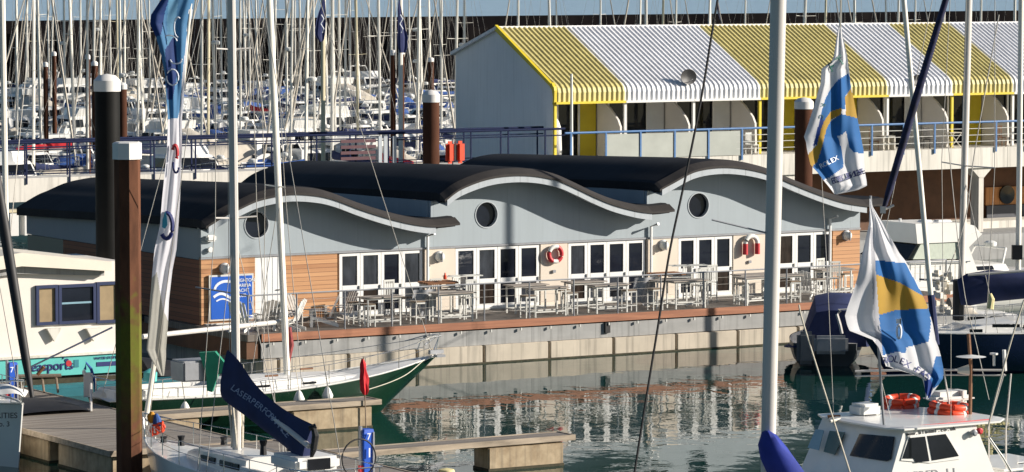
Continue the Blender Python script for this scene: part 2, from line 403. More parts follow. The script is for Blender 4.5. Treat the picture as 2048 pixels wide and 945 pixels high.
# ---------------------------------------------------------------- quay wall under the deck
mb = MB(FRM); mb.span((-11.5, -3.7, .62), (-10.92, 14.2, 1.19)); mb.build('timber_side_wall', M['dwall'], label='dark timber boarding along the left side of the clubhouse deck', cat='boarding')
QW = thing('quay_wall', 'cream concrete block quay wall with grey beam and timber edge below the terrace', 'quay wall', tuple(P(-11, -3.75, 0)), TH)
mb = MB(FRM); mb.span((-11.0, -3.82, 1.18), (17.6, -3.752, 1.43)); mb.build('timber_edge', M['fasciawood'], QW)
mb = MB(FRM); mb.span((-11.0, -3.76, .62), (17.6, -3.32, 1.13)); mb.build('grey_beam', M['waler'], QW)
x = -13.0; mb = MB(FRM)
while x < 15:
    mb.span((max(x, -11) + .02, -3.86, -.6), (x + 2.54, -3.33, .6 + .015 * math.sin(x * 7)), bev=.02); x += 2.62
mb.build('concrete_block_course', M['concrete'], QW)
mb = MB(FRM); mb.span((-11, -3.885, -.12), (17.6, -3.862, .05)); mb.build('weed_line', M['weed'], QW)
for k in range(24):
    a = -10.6 + k * 1.19
    mb = MB(FRM); mb.box((a, -3.86, 1.10), (.05, .06, .09)); mb.build('bracket', M['frame'], QW)
mb = MB(FRM); a, z = FL(1216, 656, -3.85); mb.box((a, -3.8, z), (.2, .1, .36)); mb.build('drain_outlet', M['black'], QW)
for u in (945, 1085, 1221, 1354, 1487):
    pass
# terrace railing
RL = thing('terrace_railing', 'thin grey metal guard rail along the front edge of the clubhouse deck', 'railing', tuple(P(-11.4, -3.65, 1.42)), TH)
mb = MB(FRM); mb.tube([(-11.4, -3.62, 2.70), (17.4, -3.62, 2.70)], .028, 6); mb.tube([(-11.4, -3.62, 2.70), (-11.4, .2, 2.70)], .028, 6); mb.build('top_rail', M['dsteel'], RL)
mb = MB(FRM)
for z in (1.72, 1.98, 2.24, 2.48): mb.tube([(-11.4, -3.62, z), (17.4, -3.62, z)], .005, 4)
mb.build('rail_wires', M['wire'], RL)
for k in range(17):
    mb = MB(FRM); mb.tube([(-11.4 + k * 1.8, -3.62, 1.1), (-11.4 + k * 1.8, -3.62, 2.70)], .026, 6); mb.build('post', M['dsteel'], RL)
# ---------------------------------------------------------------- clubhouse
CH = thing('clubhouse', 'single storey marina clubhouse with three dark wave shaped roofs and round windows', 'clubhouse', tuple(P(-11.3, 0, 1.42)), TH)
B1 = [(-2.31, 4.69), (-1.62, 5.05), (-1.15, 5.22), (-.54, 5.45), (.09, 5.58), (.86, 5.65), (1.78, 5.57), (2.49, 5.4), (3.42, 5.06), (4.43, 4.74), (5.32, 4.51), (6.05, 4.38), (6.43, 4.35)]
B2 = [(-2.17, 5.29), (-1.61, 5.62), (-.56, 5.93), (.44, 6.03), (1.42, 5.98), (2.35, 5.79), (3.12, 5.49), (3.9, 5.15), (4.74, 4.84), (5.7, 4.60), (6.32, 4.51)]
B3 = [(-2.24, 5.37), (-1.81, 5.55), (-.84, 5.94), (.25, 6.07), (1.35, 5.99), (2.46, 5.75), (3.58, 5.33), (4.72, 4.93), (5.86, 4.6), (6.9, 4.43)]
BAYS = [(-9.2, B1, -11.3, -2.4), (-.14, B2, -2.4, 6.6), (8.85, B3, 6.6, 16.15)]
for bi, (c, prof, w0, w1) in enumerate(BAYS):
    cu = [(p.x + c + .07, p.y) for p in cr(prof, 5)]
    tab = cu[:]
    # fascia
    mb = MB(FRM); mb.loft([[(a, -.87, z - .11), (a, -.87, z + .11), (a, -.74, z + .11), (a, -.74, z - .11)] for a, z in cu])
    f = None
    # roof: lip rising from the fascia, then the membrane running back
    ext = cu + [(cu[-1][0] + .5, cu[-1][1] + .01), (cu[-1][0] + .95, cu[-1][1] + .04)]
    ext = [(ext[0][0] - .12, ext[0][1] - .07)] + ext
    rf = MB(FRM)
    nb = [(-.57, .33), (-.3, .40), (3, .33), (7, .2), (11, .07), (14.7, -.04)]
    rings = []
    for a, z in ext:
        top = [(a, b, z + dz) for b, dz in nb]
        bot = [(a, b, z + dz - .28) for b, dz in reversed(nb)]
        rings.append(top + bot)
    rf.loft(rings)
    roof = rf.build('roof', M['roof'], CH, smooth=True)
    mb.build('fascia', M['fascia'], roof)
    mb = MB(FRM); mb.loft([[(a, -.91, z + .115), (a, -.91, z + .19), (a, -.55, z + .375), (a, -.55, z + .12)] for a, z in ext])
    mb.build('roof_edge', M['roofedge'], roof)
    mb = MB(FRM); mb.loft([[(a, -.75, z - .1), (a, -.75, z - .05), (a, -.02, z + .05), (a, -.02, z + .0)] for a, z in cu])
    mb.build('soffit', M['panel'], roof)
    # gable wall above the door line
    pts = [(w0, 3.71)]
    top = []
    n = 216
    for i in range(n + 1):
        a = w0 + (w1 - w0) * i / n
        zz = pl(tab, a) + .06 if a > tab[0][0] else tab[0][1] - .12
        if bi > 0 and a < tab[0][0]: zz = tab[0][1] + .02
        top.append((a, min(zz, 7)))
    mb = MB(FRM); vs = []
    for a, z in top: vs += [(a, 0, 3.71), (a, 0, z), (a, .16, z), (a, .16, 3.71)]
    mb = MB(FRM); wz = (4.73, 4.76, 4.79)[bi]
    def runs(pred):
        out = []; cur_ = []
        for i in range(len(top) - 1):
            if pred((top[i][0] + top[i + 1][0]) / 2): cur_.append(i)
            elif cur_: out.append(cur_); cur_ = []
        if cur_: out.append(cur_)
        return out
    inside = lambda a: abs(a - c) < .44
    for rn_ in runs(lambda a: not inside(a)):
        ii = rn_ + [rn_[-1] + 1]; mb.loft([[(top[i][0], 0, 3.71), (top[i][0], 0, top[i][1]), (top[i][0], .16, top[i][1]), (top[i][0], .16, 3.71)] for i in ii])
    for rn_ in runs(inside):
        ii = rn_ + [rn_[-1] + 1]; hh = lambda a: math.sqrt(max(0, .445 ** 2 - (a - c) ** 2))
        mb.loft([[(top[i][0], 0, 3.71), (top[i][0], 0, wz - hh(top[i][0])), (top[i][0], .16, wz - hh(top[i][0])), (top[i][0], .16, 3.71)] for i in ii])
        mb.loft([[(top[i][0], 0, wz + hh(top[i][0])), (top[i][0], 0, top[i][1]), (top[i][0], .16, top[i][1]), (top[i][0], .16, wz + hh(top[i][0]))] for i in ii])
    mb.build('gable_wall', M['panel'], CH)
    # side wall of the bay above the neighbour's roof
    mb = MB(FRM); z1 = tab[0][1]
    if bi > 0: mb.prism([(w0 - .02, .17, 3.5), (w0 - .02, 14.4, 3.5), (w0 - .02, 14.4, z1 - .15), (w0 - .02, .17, z1 + .02)], (.14, 0, 0)); mb.build('side_wall', M['panel'], CH)
    # round window
    wz = (4.73, 4.76, 4.79)[bi]
    mb = MB(FRM)
    rr_ = [[(c + r_ * math.cos(2 * math.pi * k / 40), y_, wz + r_ * math.sin(2 * math.pi * k / 40)) for k in range(40)] for r_, y_ in ((.475, -.003), (.475, -.02), (.44, -.02), (.438, .15))]
    mb.loft(rr_, False, False); fr = mb.build('round_window', M['fascia'], CH, smooth=True)
    mb = MB(FRM); mb.lathe((c, 0, wz), [(.445, .15), (.445, .13)], 40, 'Y'); mb.build('pane', M['doorglass'], fr)
# deep reveals of the round windows are modelled as a sleeve standing in front of the pane
# left side wall
mb = MB(FRM); mb.prism([(-11.3, .17, 3.62), (-11.3, 14.4, 3.62), (-11.3, 14.4, 4.6), (-11.3, .17, 4.66)], (.15, 0, 0)); mb.build('side_wall', M['panel'], CH)
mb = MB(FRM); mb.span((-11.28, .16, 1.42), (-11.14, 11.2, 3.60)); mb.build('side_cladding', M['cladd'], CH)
mb = MB(FRM); mb.span((-11.27, 11.2, 1.42), (-11.15, 14.4, 3.60)); mb.build('side_window', M['darkglass'], CH)
mb = MB(FRM); mb.span((-11.1, 14.25, 1.2), (16.1, 14.4, 4.1)); mb.build('rear_wall', M['panel'], CH)
mb = MB(FRM); mb.span((16.0, .16, 1.2), (16.15, 14.25, 4.3)); mb.build('end_wall', M['panel'], CH)
mb = MB(FRM); mb.span((-11.32, -.03, 3.64), (16.17, -.002, 3.705)); mb.build('drip_trim', M['dsteel'], CH)
# dark interior behind the glass
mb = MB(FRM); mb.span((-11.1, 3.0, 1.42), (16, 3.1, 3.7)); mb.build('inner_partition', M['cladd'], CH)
def wallp(name, a0, a1, m, z0=1.42, z1=3.64, d=0.0):
    mb = MB(FRM); mb.span((a0, -d, z0), (a1, .14, z1)); return mb.build(name, m, CH)
wallp('cladding', -11.3, -9.27, M['clad']); wallp('cladding', -8.2, -6.1, M['clad'])
wallp('cladding', 14.9, 16.15, M['clad'])
wallp('wall', -2.66, -1.42, M['render']); wallp('wall', 2.1, 3.22, M['render']); wallp('wall', 6.6, 7.95, M['render']); wallp('wall', 10.4, 12.32, M['render'])
# white service door
mb = MB(FRM); mb.span((-9.27, .02, 1.42), (-8.2, .1, 3.64)); d = mb.build('service_door', M['upvc'], CH, label='plain white service door')
mb = MB(FRM); mb.box((-8.36, -.01, 2.5), (.16, .04, .03)); mb.build('handle', M['steel'], d)
mb = MB(FRM)
for a in (-9.0, -8.8, -8.6, -8.4): mb.span((a, .012, 1.5), (a + .012, .022, 3.6))
mb.build('board_groove', M['fascia'], d)
# glazed doors
lrn = random.Random(11)
def leaf(a0, a1, opening=False):
    g1 = M[lrn.choice(['doorglass', 'doorglass', 'dg2', 'dg3'])]; g2 = M[lrn.choice(['doorglass', 'dg2', 'dg3'])]
    fw_ = .12; w = a1 - a0
    mb = MB(FRM)
    mb.span((a0 + .008, .02, 1.46), (a0 + fw_, .10, 3.62)); mb.span((a1 - fw_, .02, 1.46), (a1 - .008, .10, 3.62))
    mb.span((a0 + fw_, .02, 3.52), (a1 - fw_, .10, 3.62)); mb.span((a0 + fw_, .02, 1.46), (a1 - fw_, .10, 1.62)); mb.span((a0 + fw_, .015, 2.36), (a1 - fw_, .105, 2.51))
    d = mb.build('glazed_door', M['upvc'], CH)
    mb = MB(FRM); mb.span((a0 + fw_, .05, 2.51), (a1 - fw_, .07, 3.52)); mb.build('pane', g1, d)
    mb = MB(FRM); mb.span((a0 + fw_, .05, 1.62), (a1 - fw_, .07, 2.36)); mb.build('pane', g2, d)
    mb = MB(FRM); mb.box((a1 - .06, .0, 2.42), (.03, .05, .14)); mb.build('handle', M['steel'], d)
for a0, a1, n in ((-6.02, -2.72, 4), (-1.4, 2.05, 4), (3.26, 6.54, 4), (7.98, 10.36, 3), (12.35, 14.86, 3)):
    for k in range(n):
        leaf(a0 + (a1 - a0) * k / n, a0 + (a1 - a0) * (k + 1) / n)
mb = MB(FRM); mb.span((-11.2, -.10, 1.425), (16.1, -.004, 1.47)); mb.build('threshold', M['frame'], CH)
for a in (-2.58, 6.72, 14.7):
    mb = MB(FRM); mb.tube([(a, -.09, 1.43), (a, -.09, 4.1), (a + .05, -.5, 4.22)], .05, 8); mb.build('downpipe', M['upvc'], CH, smooth=True)
# wall lamps
LM = None
def lamp(a, z, label):
    global LM
    t = thing('wall_lamp', label, 'wall lamp', tuple(P(a, 0, z)), TH, 'round bulkhead lamps on the clubhouse front')
    mb = MB(); mb.lathe((0, 0, 0), [(.2, -.002), (.2, -.05), (.17, -.07)], 20, 'Y'); mb.build('back_plate', M['dsteel'], t, smooth=True)
    mb = MB(); mb.lathe((0, 0, 0), [(.17, -.07), (.15, -.17), (.09, -.24), (.02, -.26)], 20, 'Y'); mb.build('lens', M['fender'], t, smooth=True)
    mb = MB(); mb.box((0, -.25, 0), (.03, .06, .34)); mb.build('guard', M['dsteel'], t)
lamp(-10.44, 3.3, 'round lamp on the cedar wall just above the blue sign')
lamp(-2.09, 3.36, 'round lamp on the narrow cream pillar left of the second door set')
lamp(7.28, 3.4, 'round lamp on the cream pillar right of the third door set')
lamp(15.51, 3.44, 'round lamp on the cedar panel at the right end of the clubhouse')
t = thing('floodlight', 'white floodlight with small sensor high on the left corner of the grey gable', 'floodlight', tuple(P(-11.1, 0, 4.15)), TH)
a1_, z1_ = FL(422, 477, -.1); mb = MB(FRM); mb.box((a1_, -.1, z1_), (.36, .18, .22), bev=.05); mb.build('lamp_body', M['white'], t)
a1_, z1_ = FL(421, 500, -.1); mb = MB(FRM); mb.lathe((a1_, -.08, z1_), [(.09, -.05), (.1, 0), (.05, .07)], 12, 'Y'); mb.build('sensor', M['white'], t)
# life rings
def ring(a, z, label, half=False):
    t = thing('life_ring', label, 'life ring', tuple(P(a, -.02, z)), TH)
    if not half:
        for k in range(8):
            mb = MB(); a0 = R(22.5 + 45 * k); mb.torus((0, -.1, 0), .265, .08, 'Y', 6, a0, a0 + R(45))
            mb.build('ring_segment', M['red'] if k in (0, 3, 4, 6, 7) else M['fender'], t, smooth=True)
    else:
        for s in (-1, 1):
            mb = MB(); mb.tube([(s * .27, -.12, -.32), (s * .27, -.12, .08)], .1, 10); mb.build('red_arm', M['red'], t, smooth=True)
        mb = MB(); mb.torus((0, -.12, .08), .27, .09, 'Y', 12, 0, math.pi); mb.build('white_arch', M['fender'], t, smooth=True)
    mb = MB(); mb.box((0, -.03, -.62 if not half else -.6), (.12, .05, .1)); mb.build('bracket', M['dsteel'], t)
ring(2.63, 3.27, 'red and white round life ring between the second and third door sets')
ring(11.1, 3.24, 'red and white horseshoe lifebuoy on the cream wall right of the fourth door set', True)
# blue sign board
t = thing('sign_board', 'blue sign board with white wave logo on the cedar wall at the left corner', 'sign', tuple(P(-10.2, -.05, 1.5)), TH)
mb = MB(FRM); mb.span((-11.05, -.1, 1.55), (-9.38, -.03, 3.10)); mb.build('frame', M['frame'], t)
mb = MB(FRM); mb.span((-10.99, -.115, 1.61), (-9.44, -.102, 3.04)); mb.build('panel', M['blue'], t)
def ribbon(mb, pts, w, b):
    for (x0, z0), (x1, z1) in zip(pts, pts[1:]):
        d_ = Vector((x1 - x0, z1 - z0)).normalized(); nx, nz = -d_.y * w / 2, d_.x * w / 2
        mb.prism([(x0 + nx, b, z0 + nz), (x1 + nx, b, z1 + nz), (x1 - nx, b, z1 - nz), (x0 - nx, b, z0 - nz)], (0, -.008, 0))
mb = MB(FRM)
ribbon(mb, [(-10.86 + .42 * (1 - math.cos(t_ * math.pi)), 2.58 + .3 * math.sin(t_ * math.pi)) for t_ in [i / 14 for i in range(15)]], .09, -.118)
ribbon(mb, [(-10.9 + .95 * t_, 2.36 + .11 * math.sin(t_ * 5.5)) for t_ in [i / 14 for i in range(15)]], .09, -.118)
ribbon(mb, [(-10.8 + .8 * t_, 2.22 + .07 * math.sin(t_ * 5.5)) for t_ in [i / 14 for i in range(15)]], .05, -.118)
mb.build('wave_logo', M['whiteink'], t)
ud = Vector((math.cos(TH), math.sin(TH), 0)); vd = Vector((-math.sin(TH), math.cos(TH), 0)); zd = Vector((0, 0, 1))
for k, s_ in enumerate(('BRIGHTON', 'MARINA', 'YACHT', 'CLUB')):
    text(s_, .155, P(-9.74 - .04 * k, -.12, 2.88 - .17 * k), ud, zd, M['whiteink'], t)
# ---------------------------------------------------------------- deck furniture
def table_proto():
    t = thing('bar_table', 'x', 'bar table'); 
    mb = MB()
    for k in range(6): mb.box((0, -.3 + k * .12, .97), (1.5, .11, .035))
    mb.build('table_top', M['tabletop'], t)
    mb = MB()
    for sx in (-.62, .62):
        for sy in (-.28, .28): mb.box((sx, sy, .475), (.05, .05, .95))
        mb.box((sx, 0, .16), (.04, .52, .04)); mb.box((sx, 0, .92), (.04, .52, .04))
    for sy in (-.28, .28): mb.box((0, sy, .16), (1.2, .04, .04)); mb.box((0, sy, .92), (1.2, .04, .05))
    mb.build('table_frame', M['frame'], t); return t
def stool_proto():
    t = thing('bar_stool', 'x', 'stool')
    mb = MB(); mb.box((0, 0, .75), (.42, .42, .035), bev=.01); mb.build('seat', M['wood'], t)
    mb = MB()
    for sx in (-.19, .19):
        for sy in (-.19, .19): mb.box((sx, sy, .366), (.035, .035, .732))
        mb.box((sx, 0, .22), (.03, .36, .03)); mb.box((0, sx, .22), (.36, .03, .03)); mb.box((0, sx, .70), (.36, .03, .05))
    mb.build('stool_frame', M['frame'], t); return t
def chair_proto():
    t = thing('bar_chair', 'x', 'chair')
    mb = MB(); mb.box((0, 0, .72), (.44, .44, .04), bev=.01); mb.build('seat', M['frame'], t)
    mb = MB()
    for k in range(5): mb.box((-.16 + .08 * k, .2, 1.05), (.035, .02, .5))
    mb.box((0, .2, 1.32), (.44, .035, .06)); mb.build('backrest', M['frame'], t)
    for sx in (-.2, .2):
        for sy in (-.2, .2):
            mb = MB(); mb.box((sx, sy, .35 if sy < 0 else .66), (.035, .035, .7 if sy < 0 else 1.32)); mb.build('leg', M['frame'], t)
    mb = MB(); mb.box((0, -.2, .25), (.38, .03, .03)); mb.box((0, .2, .25), (.38, .03, .03)); mb.build('footrest', M['frame'], t); return t
def adi_proto(m):
    t = thing('slatted_deck_chair', 'x', 'deck chair')
    rt = Matrix.Rotation(R(-28), 3, 'X')
    mb = MB()
    for k in range(5):
        x = -.22 + .11 * k; h = .82 - .5 * abs(x) ** 1.3
        mb.box((x * 1.15, .28 + .2, .32 + h / 2 * .92), (.095, .02, h), rot=Matrix.Rotation(R(-24), 3, 'X'))
    mb.build('backrest', m, t)
    mb = MB()
    for k in range(5): mb.box((0, -.28 + .11 * k, .36 - .03 * k), (.54, .095, .02))
    mb.build('seat', m, t)
    for s in (-1, 1):
        mb = MB(); mb.box((s * .32, -.02, .56), (.12, .72, .025)); mb.build('armrest', m, t)
        mb = MB(); mb.box((s * .3, -.3, .28), (.04, .09, .55)); mb.build('leg', m, t)
        mb = MB(); mb.prism([(s * .28, -.32, .28), (s * .28, -.32, .38), (s * .28, .6, .1), (s * .28, .6, 0)], (.03, 0, 0)); mb.build('side_rail', m, t)
    return t
TB, ST, BC, AD, AD2 = table_proto(), stool_proto(), chair_proto(), adi_proto(M['white']), adi_proto(M['greywood'])
index_children()
used = set()
def put(pr, a, b, rz, label, group, z=1.42, tilt=None):
    loc = P(a, b, z)
    if pr.name not in used:
        used.add(pr.name); pr.location = loc; pr.rotation_euler = (tilt[0] if tilt else 0, tilt[1] if tilt else 0, TH + rz); pr['label'] = label; pr['group'] = group; return pr
    return dup(pr, loc, TH + rz, label, group, tilt=tilt)
def au(u, v, b): return FL(u, v, b)[0]
gT, gS, gC, gA = 'bar tables on the clubhouse deck', 'square stools on the clubhouse deck', 'tall slatted chairs on the clubhouse deck', 'reclining slatted chairs on the clubhouse deck'
put(AD, au(490, 640, -2.6), -2.6, 2.2, 'white reclining slatted chair in front of the blue sign', gA)
put(AD2, au(533, 640, -2.7), -2.7, 3.0, 'brown weathered reclining chair in front of the white service door', gA)
put(AD, au(572, 648, -3.0), -3.0, -2.4, 'white reclining chair with its legs out behind the green yacht mast', gA)
put(AD2, au(603, 640, -2.2), -2.2, .3, 'weathered reclining chair seen from behind against the cedar wall', gA)
put(AD, au(640, 640, -2.4), -2.4, -2.0, 'white reclining chair at the right end of the cedar wall', gA)
put(AD, au(1612, 590, -2.4), -2.4, 2.3, 'white high backed reclining chair in front of the fifth door set', gA)
put(AD2, au(676, 630, -1.6), -1.6, -1.5, 'brown low chair at the left end of the first door set', gA)
TBL = [(760, -3.1, .0, 'bar table nearest the cedar wall, in front of the first door set'),
       (880, -2.2, .05, 'bar table under the piled furniture beside the first pillar'), (905, -3.1, .0, 'bar table in front of the pile beside the first pillar'),
       (1052, -1.7, .03, 'bar table close to the right half of the second door set'), (1092, -3.0, .0, 'bar table below the round life ring'),
       (1215, -3.1, .0, 'bar table in front of the middle of the third door set'), (1168, -1.6, .0, 'bar table close to the left end of the third door set'),
       (1335, -2.4, .0, 'bar table under the piled furniture by the third pillar'), (1372, -3.1, .0, 'bar table in front of the pile by the third pillar'),
       (1505, -2.2, .0, 'bar table just left of the tall foreground mast'), (1510, -3.2, .1, 'bar table right behind the tall foreground mast'), (1562, -3.1, .0, 'bar table just right of the tall foreground mast'),
       (1665, -1.8, .0, 'bar table in front of the right hand cedar panel')]
for u, b, rz, lb in TBL: put(TB, au(u, 640, b), b, rz, lb, gT)
STL = [(712, -2.4, 'first stool from the left, beside the brown low chair'), (735, -3.2, 'stool at the left end of the first bar table'), (836, -3.2, 'stool between the first bar table and the pile'), (818, -1.7, 'stool behind the first bar table'),
       (1056, -3.3, 'stool left of the table below the life ring'), (1126, -1.9, 'stool right of the table below the life ring'), (1140, -3.0, 'stool below the left edge of the third door set'), (1190, -1.4, 'stool against the third door set'),
       (1258, -3.2, 'stool right of the table at the third door set'), (1310, -3.2, 'stool left of the pile by the third pillar'),
       (1482, -3.0, 'stool left of the horseshoe lifebuoy table'), (1586, -3.25, 'stool right of the foreground mast'), (1636, -2.9, 'stool beside the white high backed chair'), (1690, -1.6, 'stool at the right end of the deck')]
for u, b, lb in STL: put(ST, au(u, 640, b), b, random.uniform(-.1, .1), lb, gS)
BCL = [(937, -2.5, 3.1, 1.42, 'tall chair at the right end of the first pile'), (922, -1.5, .2, 1.42, 'tall chair against the second door set'), (866, -1.5, 3.1, 1.42, 'tall chair against the first pillar'),
       (890, -2.2, 1.5, 2.43, 'tall chair lying on its side on top of the first pile'), (1400, -2.6, 3.1, 1.42, 'tall chair at the right end of the second pile'), (1382, -1.5, .1, 1.42, 'tall chair behind the second pile'),
       (1418, -1.6, 3.1, 1.42, 'tall chair in front of the fourth door set'), (1340, -2.4, 1.3, 2.43, 'tall chair lying on its side on top of the second pile'), (1648, -1.6, .2, 1.42, 'tall chair by the fifth door set'), (1664, -2.6, 3.0, 1.42, 'tall chair near the right end of the deck'), (785, -1.5, .1, 1.42, 'tall chair against the first door set')]
for u, b, rz, z, lb in BCL:
    if z > 2: put(BC, au(u, 600, b), b, rz, lb, gC, z=z + .24, tilt=(R(90), 0))
    else: put(BC, au(u, 640, b), b, rz, lb, gC, z=z)
for u, v, b, lb in ((876, 565, -1.9, 'brown folded table top laid across the first furniture pile'), (1333, 548, -1.9, 'brown folded table top laid across the second furniture pile')):
    a, z = FL(u, v, b); t = thing('folded_table', lb, 'folded table', tuple(P(a, b, z)), TH)
    mb = MB()
    for k in range(5): mb.box((0, -.3 + k * .15, 0), (1.2, .14, .04), rot=Matrix.Rotation(R(18), 3, 'X'))
    mb.build('table_top', M['teak'], t)
    mb = MB(); mb.box((-.5, 0, -.1), (.04, .6, .16)); mb.box((.5, 0, -.1), (.04, .6, .16)); mb.build('folded_legs', M['frame'], t)
for u, v, b, lb in ((850, 600, -2.6, 'dark grey tarpaulin hanging over the left side of the first pile'), (1290, 585, -2.4, 'dark grey tarpaulin hanging over the left side of the second pile')):
    a, z = FL(u, v, b)
    def tf(s, t_):
        return Vector((a - .45 + .9 * s, b + .08 * math.sin(9 * s + 2 * t_) + .1 * t_, 2.5 - .95 * t_ * (1 - .1 * math.sin(7 * s))))
    mb = MB(FRM); mb.grid(tf, 14, 10); mb.build('tarpaulin', M['dsteel'], label=lb, cat='tarpaulin', smooth=True, fix=False)
a, z = FL(890, 551, -2.2)
mb = MB(FRM); mb.lathe((a, -2.2, z - .14), [(.05, 0), (.06, .02), (.06, .12), (.025, .17), (.025, .22), (.001, .23)], 12); mb.build('sauce_bottle', M['orange'], label='small orange red bottle standing on top of the first furniture pile', cat='bottle')
# ---------------------------------------------------------------- promenade with navy railing
PR = thing('promenade_bridge', 'raised cream concrete promenade deck behind the clubhouse', 'elevated walkway', tuple(P(-20, 24, 4)), TH)
mb = MB(FRM); mb.span((-30, 23.85, 4.92), (62, 25.6, 5.08)); mb.span((17.9, 25.6, 4.92), (62, 27.2, 5.08)); mb.build('walkway_slab', M['slab'], PR)
mb = MB(FRM); mb.span((-30, 23.75, 4.16), (62, 24.0, 5.1)); mb.build('edge_beam', M['slab'], PR)
for a in (-24, -13.5, -3, 8, 19, 30, 41.0, 52):
    mb = MB(FRM); mb.span((a - .14, 23.9, -.5), (a + .14, 24.5, 4.16)); mb.prism([(a - .14, 23.87, 3.7), (a - .62, 23.87, 4.15), (a + .62, 23.87, 4.15), (a + .14, 23.87, 3.7)], (0, .6, 0)); mb.build('column', M['slab'], PR)
NR = thing('walkway_railing', 'navy metal railing on both sides of the walkway left of the yellow terrace', 'railing', tuple(P(-20, 23.8, 5)), TH)
for b in (23.72, 25.5):
    mb = MB(FRM); mb.tube([(-30, b, 6.5), (18, b, 6.5)], .05, 8); mb.tube([(-30, b, 6.22), (18, b, 6.22)], .03, 6); mb.tube([(-30, b, 5.25), (18, b, 5.25)], .025, 6); mb.build('rails', M['railnavy'], NR)
    for k in range(26):
        a = -29.5 + k * 1.86 + (0 if b < 24 else .7)
        mb = MB(FRM); mb.box((a, b, 5.68), (.06, .04, 1.66)); mb.build('post', M['railnavy'], NR)
# blue balcony railing
BR = thing('balcony_railing', 'light blue balcony railing with frosted panels in front of the yellow and white terrace', 'railing', tuple(P(20, 23.8, 5)), TH)
mb = MB(FRM); mb.tube([(18, 23.72, 6.3), (60, 23.72, 6.3)], .05, 8); mb.build('top_rail', M['railblue'], BR)
mb = MB(FRM)
for z in (5.4, 5.7, 6.0): mb.tube([(27.0, 23.72, z), (60, 23.72, z)], .016, 5)
mb.build('lower_rails', M['frame'], BR)
for k in range(24):
    a = 18.3 + k * 1.8
    mb = MB(FRM); mb.box((a, 23.70, 5.6), (.08, .05, 1.4)); mb.build('post', M['railblue'], BR)
for k in range(1, 5):
    a = 18.3 + k * 1.8
    mb = MB(FRM); mb.span((a + .06, 23.71, 5.12), (a + 1.74, 23.735, 6.2)); mb.build('frosted_panel', M['frost'], BR)
# ---------------------------------------------------------------- yellow and white terrace
TE = thing('balcony_terrace', 'row of seaside flats with yellow and white striped corrugated roofs and balconies', 'terraced building', tuple(P(18, 27, 5)), TH)
AB = [18.05, 21.67, 25.3, 28.9, 32.5, 36.05, 39.8, 43.4, 47.0, 50.6, 54.2, 57.8]
CO = 'YWWYYWYWWYY'
path = [(24.62, 7.56), (24.60, 8.02), (24.66, 8.2), (24.85, 8.36), (29.6, 10.80)]
for i, c in enumerate(CO):
    a0, a1 = AB[i], AB[i + 1]; n = 14; mb = MB(FRM); rings = []
    for k in range(n * 4 + 1):
        a = a0 + (a1 - a0) * k / (n * 4); h = (.0, .0, .055, .055)[k % 4] if k < n * 4 else 0
        ring_ = []
        for j, (b, z) in enumerate(path):
            nb_ = (-1, 0) if j < 2 else ((-.8, .5) if j == 2 else (-.46, .89))
            ring_.append((a, b + nb_[0] * h, z + nb_[1] * h))
        ring_ += [(a, 29.6, 10.68), (a, 24.9, 8.22), (a, 24.72, 7.56)]
        rings.append(ring_)
    mb.loft(rings); rp_ = mb.build('roof_panel', M['roofy'] if c == 'Y' else M['roofw'], TE, label=('yellow' if c == 'Y' else 'white') + ' corrugated roof panel')
    mb = MB(FRM); mb.span((a0 + .01, 24.5, 7.52), (a1 - .01, 24.7, 7.62)); mb.build('gutter', M['yellow'] if c == 'Y' else M['white'], rp_)
    colr = M['yellow'] if c == 'Y' else M['white']
    mb = MB(FRM); mb.span((a0 + (.4 if i == 0 else .02), 27.0, 5.08), (a1 - .02, 27.14, 7.6)); mb.build('front_wall', M['darkglass'], TE)
    mb = MB(FRM); mb.span((a1 - .95, 26.9, 5.08), (a1 - .05, 26.995, 7.55)); mb.build('wall_panel', colr, TE)
    for aa in (a0 + .55, a0 + 1.5, a1 - 1.0):
        mb = MB(FRM); mb.span((aa, 26.86, 5.08), (aa + .09, 26.9, 7.5)); mb.build('window_post', M['white'], TE)
    mb = MB(FRM); mb.span((a0 + .4, 26.85, 7.42), (a1 - .1, 26.98, 7.56)); mb.build('head_beam', colr, TE)
    # fin between units
    fin = [(27.0, 5.08), (25.05, 5.08), (25.0, 5.5), (25.05, 6.45), (25.25, 6.75), (25.9, 7.25), (26.3, 7.45), (27.0, 7.5)]
    mb = MB(FRM); mb.prism([(a0 + (.5 if i == 0 else .03), b, z) for b, z in fin], (.10, 0, 0)); mb.build('balcony_fin', M['finw'] if i else M['gable'], TE)
    mb = MB(FRM); mb.span((a0 - .02, 24.62, 5.08), (a0 + .10, 24.74, 7.52)); mb.build('post', colr if i else M['yellow'], TE)
gp = [(24.95, 5.0), (24.95, 7.9), (25.0, 8.15), (29.6, 10.68), (33.3, 9.55), (33.3, 1.1), (25.0, 1.1)]
mb = MB(FRM); mb.prism([(18.16, b, z) for b, z in gp[0:6]] + [(18.16, 24.95, 1.1)], (.2, 0, 0)); mb.build('gable_wall', M['gable'], TE)
mb = MB(FRM)
for (b0, z0), (b1, z1) in zip(path, path[1:]): mb.prism([(18.0, b0 - .03, z0 + .02), (18.0, b1 - .03, z1 + .1), (18.0, b1 + .1, z1 - .1), (18.0, b0 + .12, z0 - .05)], (.14, 0, 0))
mb.build('verge_trim', M['yellow'], TE)
mb = MB(FRM); mb.prism([(17.98, 29.5, 10.84), (17.98, 33.5, 9.62), (17.98, 33.5, 9.48), (17.98, 29.5, 10.70)], (40, 0, 0)); mb.build('rear_roof', M['roofw'], TE)
mb = MB(FRM); mb.span((18.4, 33.1, 1.1), (57.6, 33.3, 9.5)); mb.build('rear_wall', M['gable'], TE)
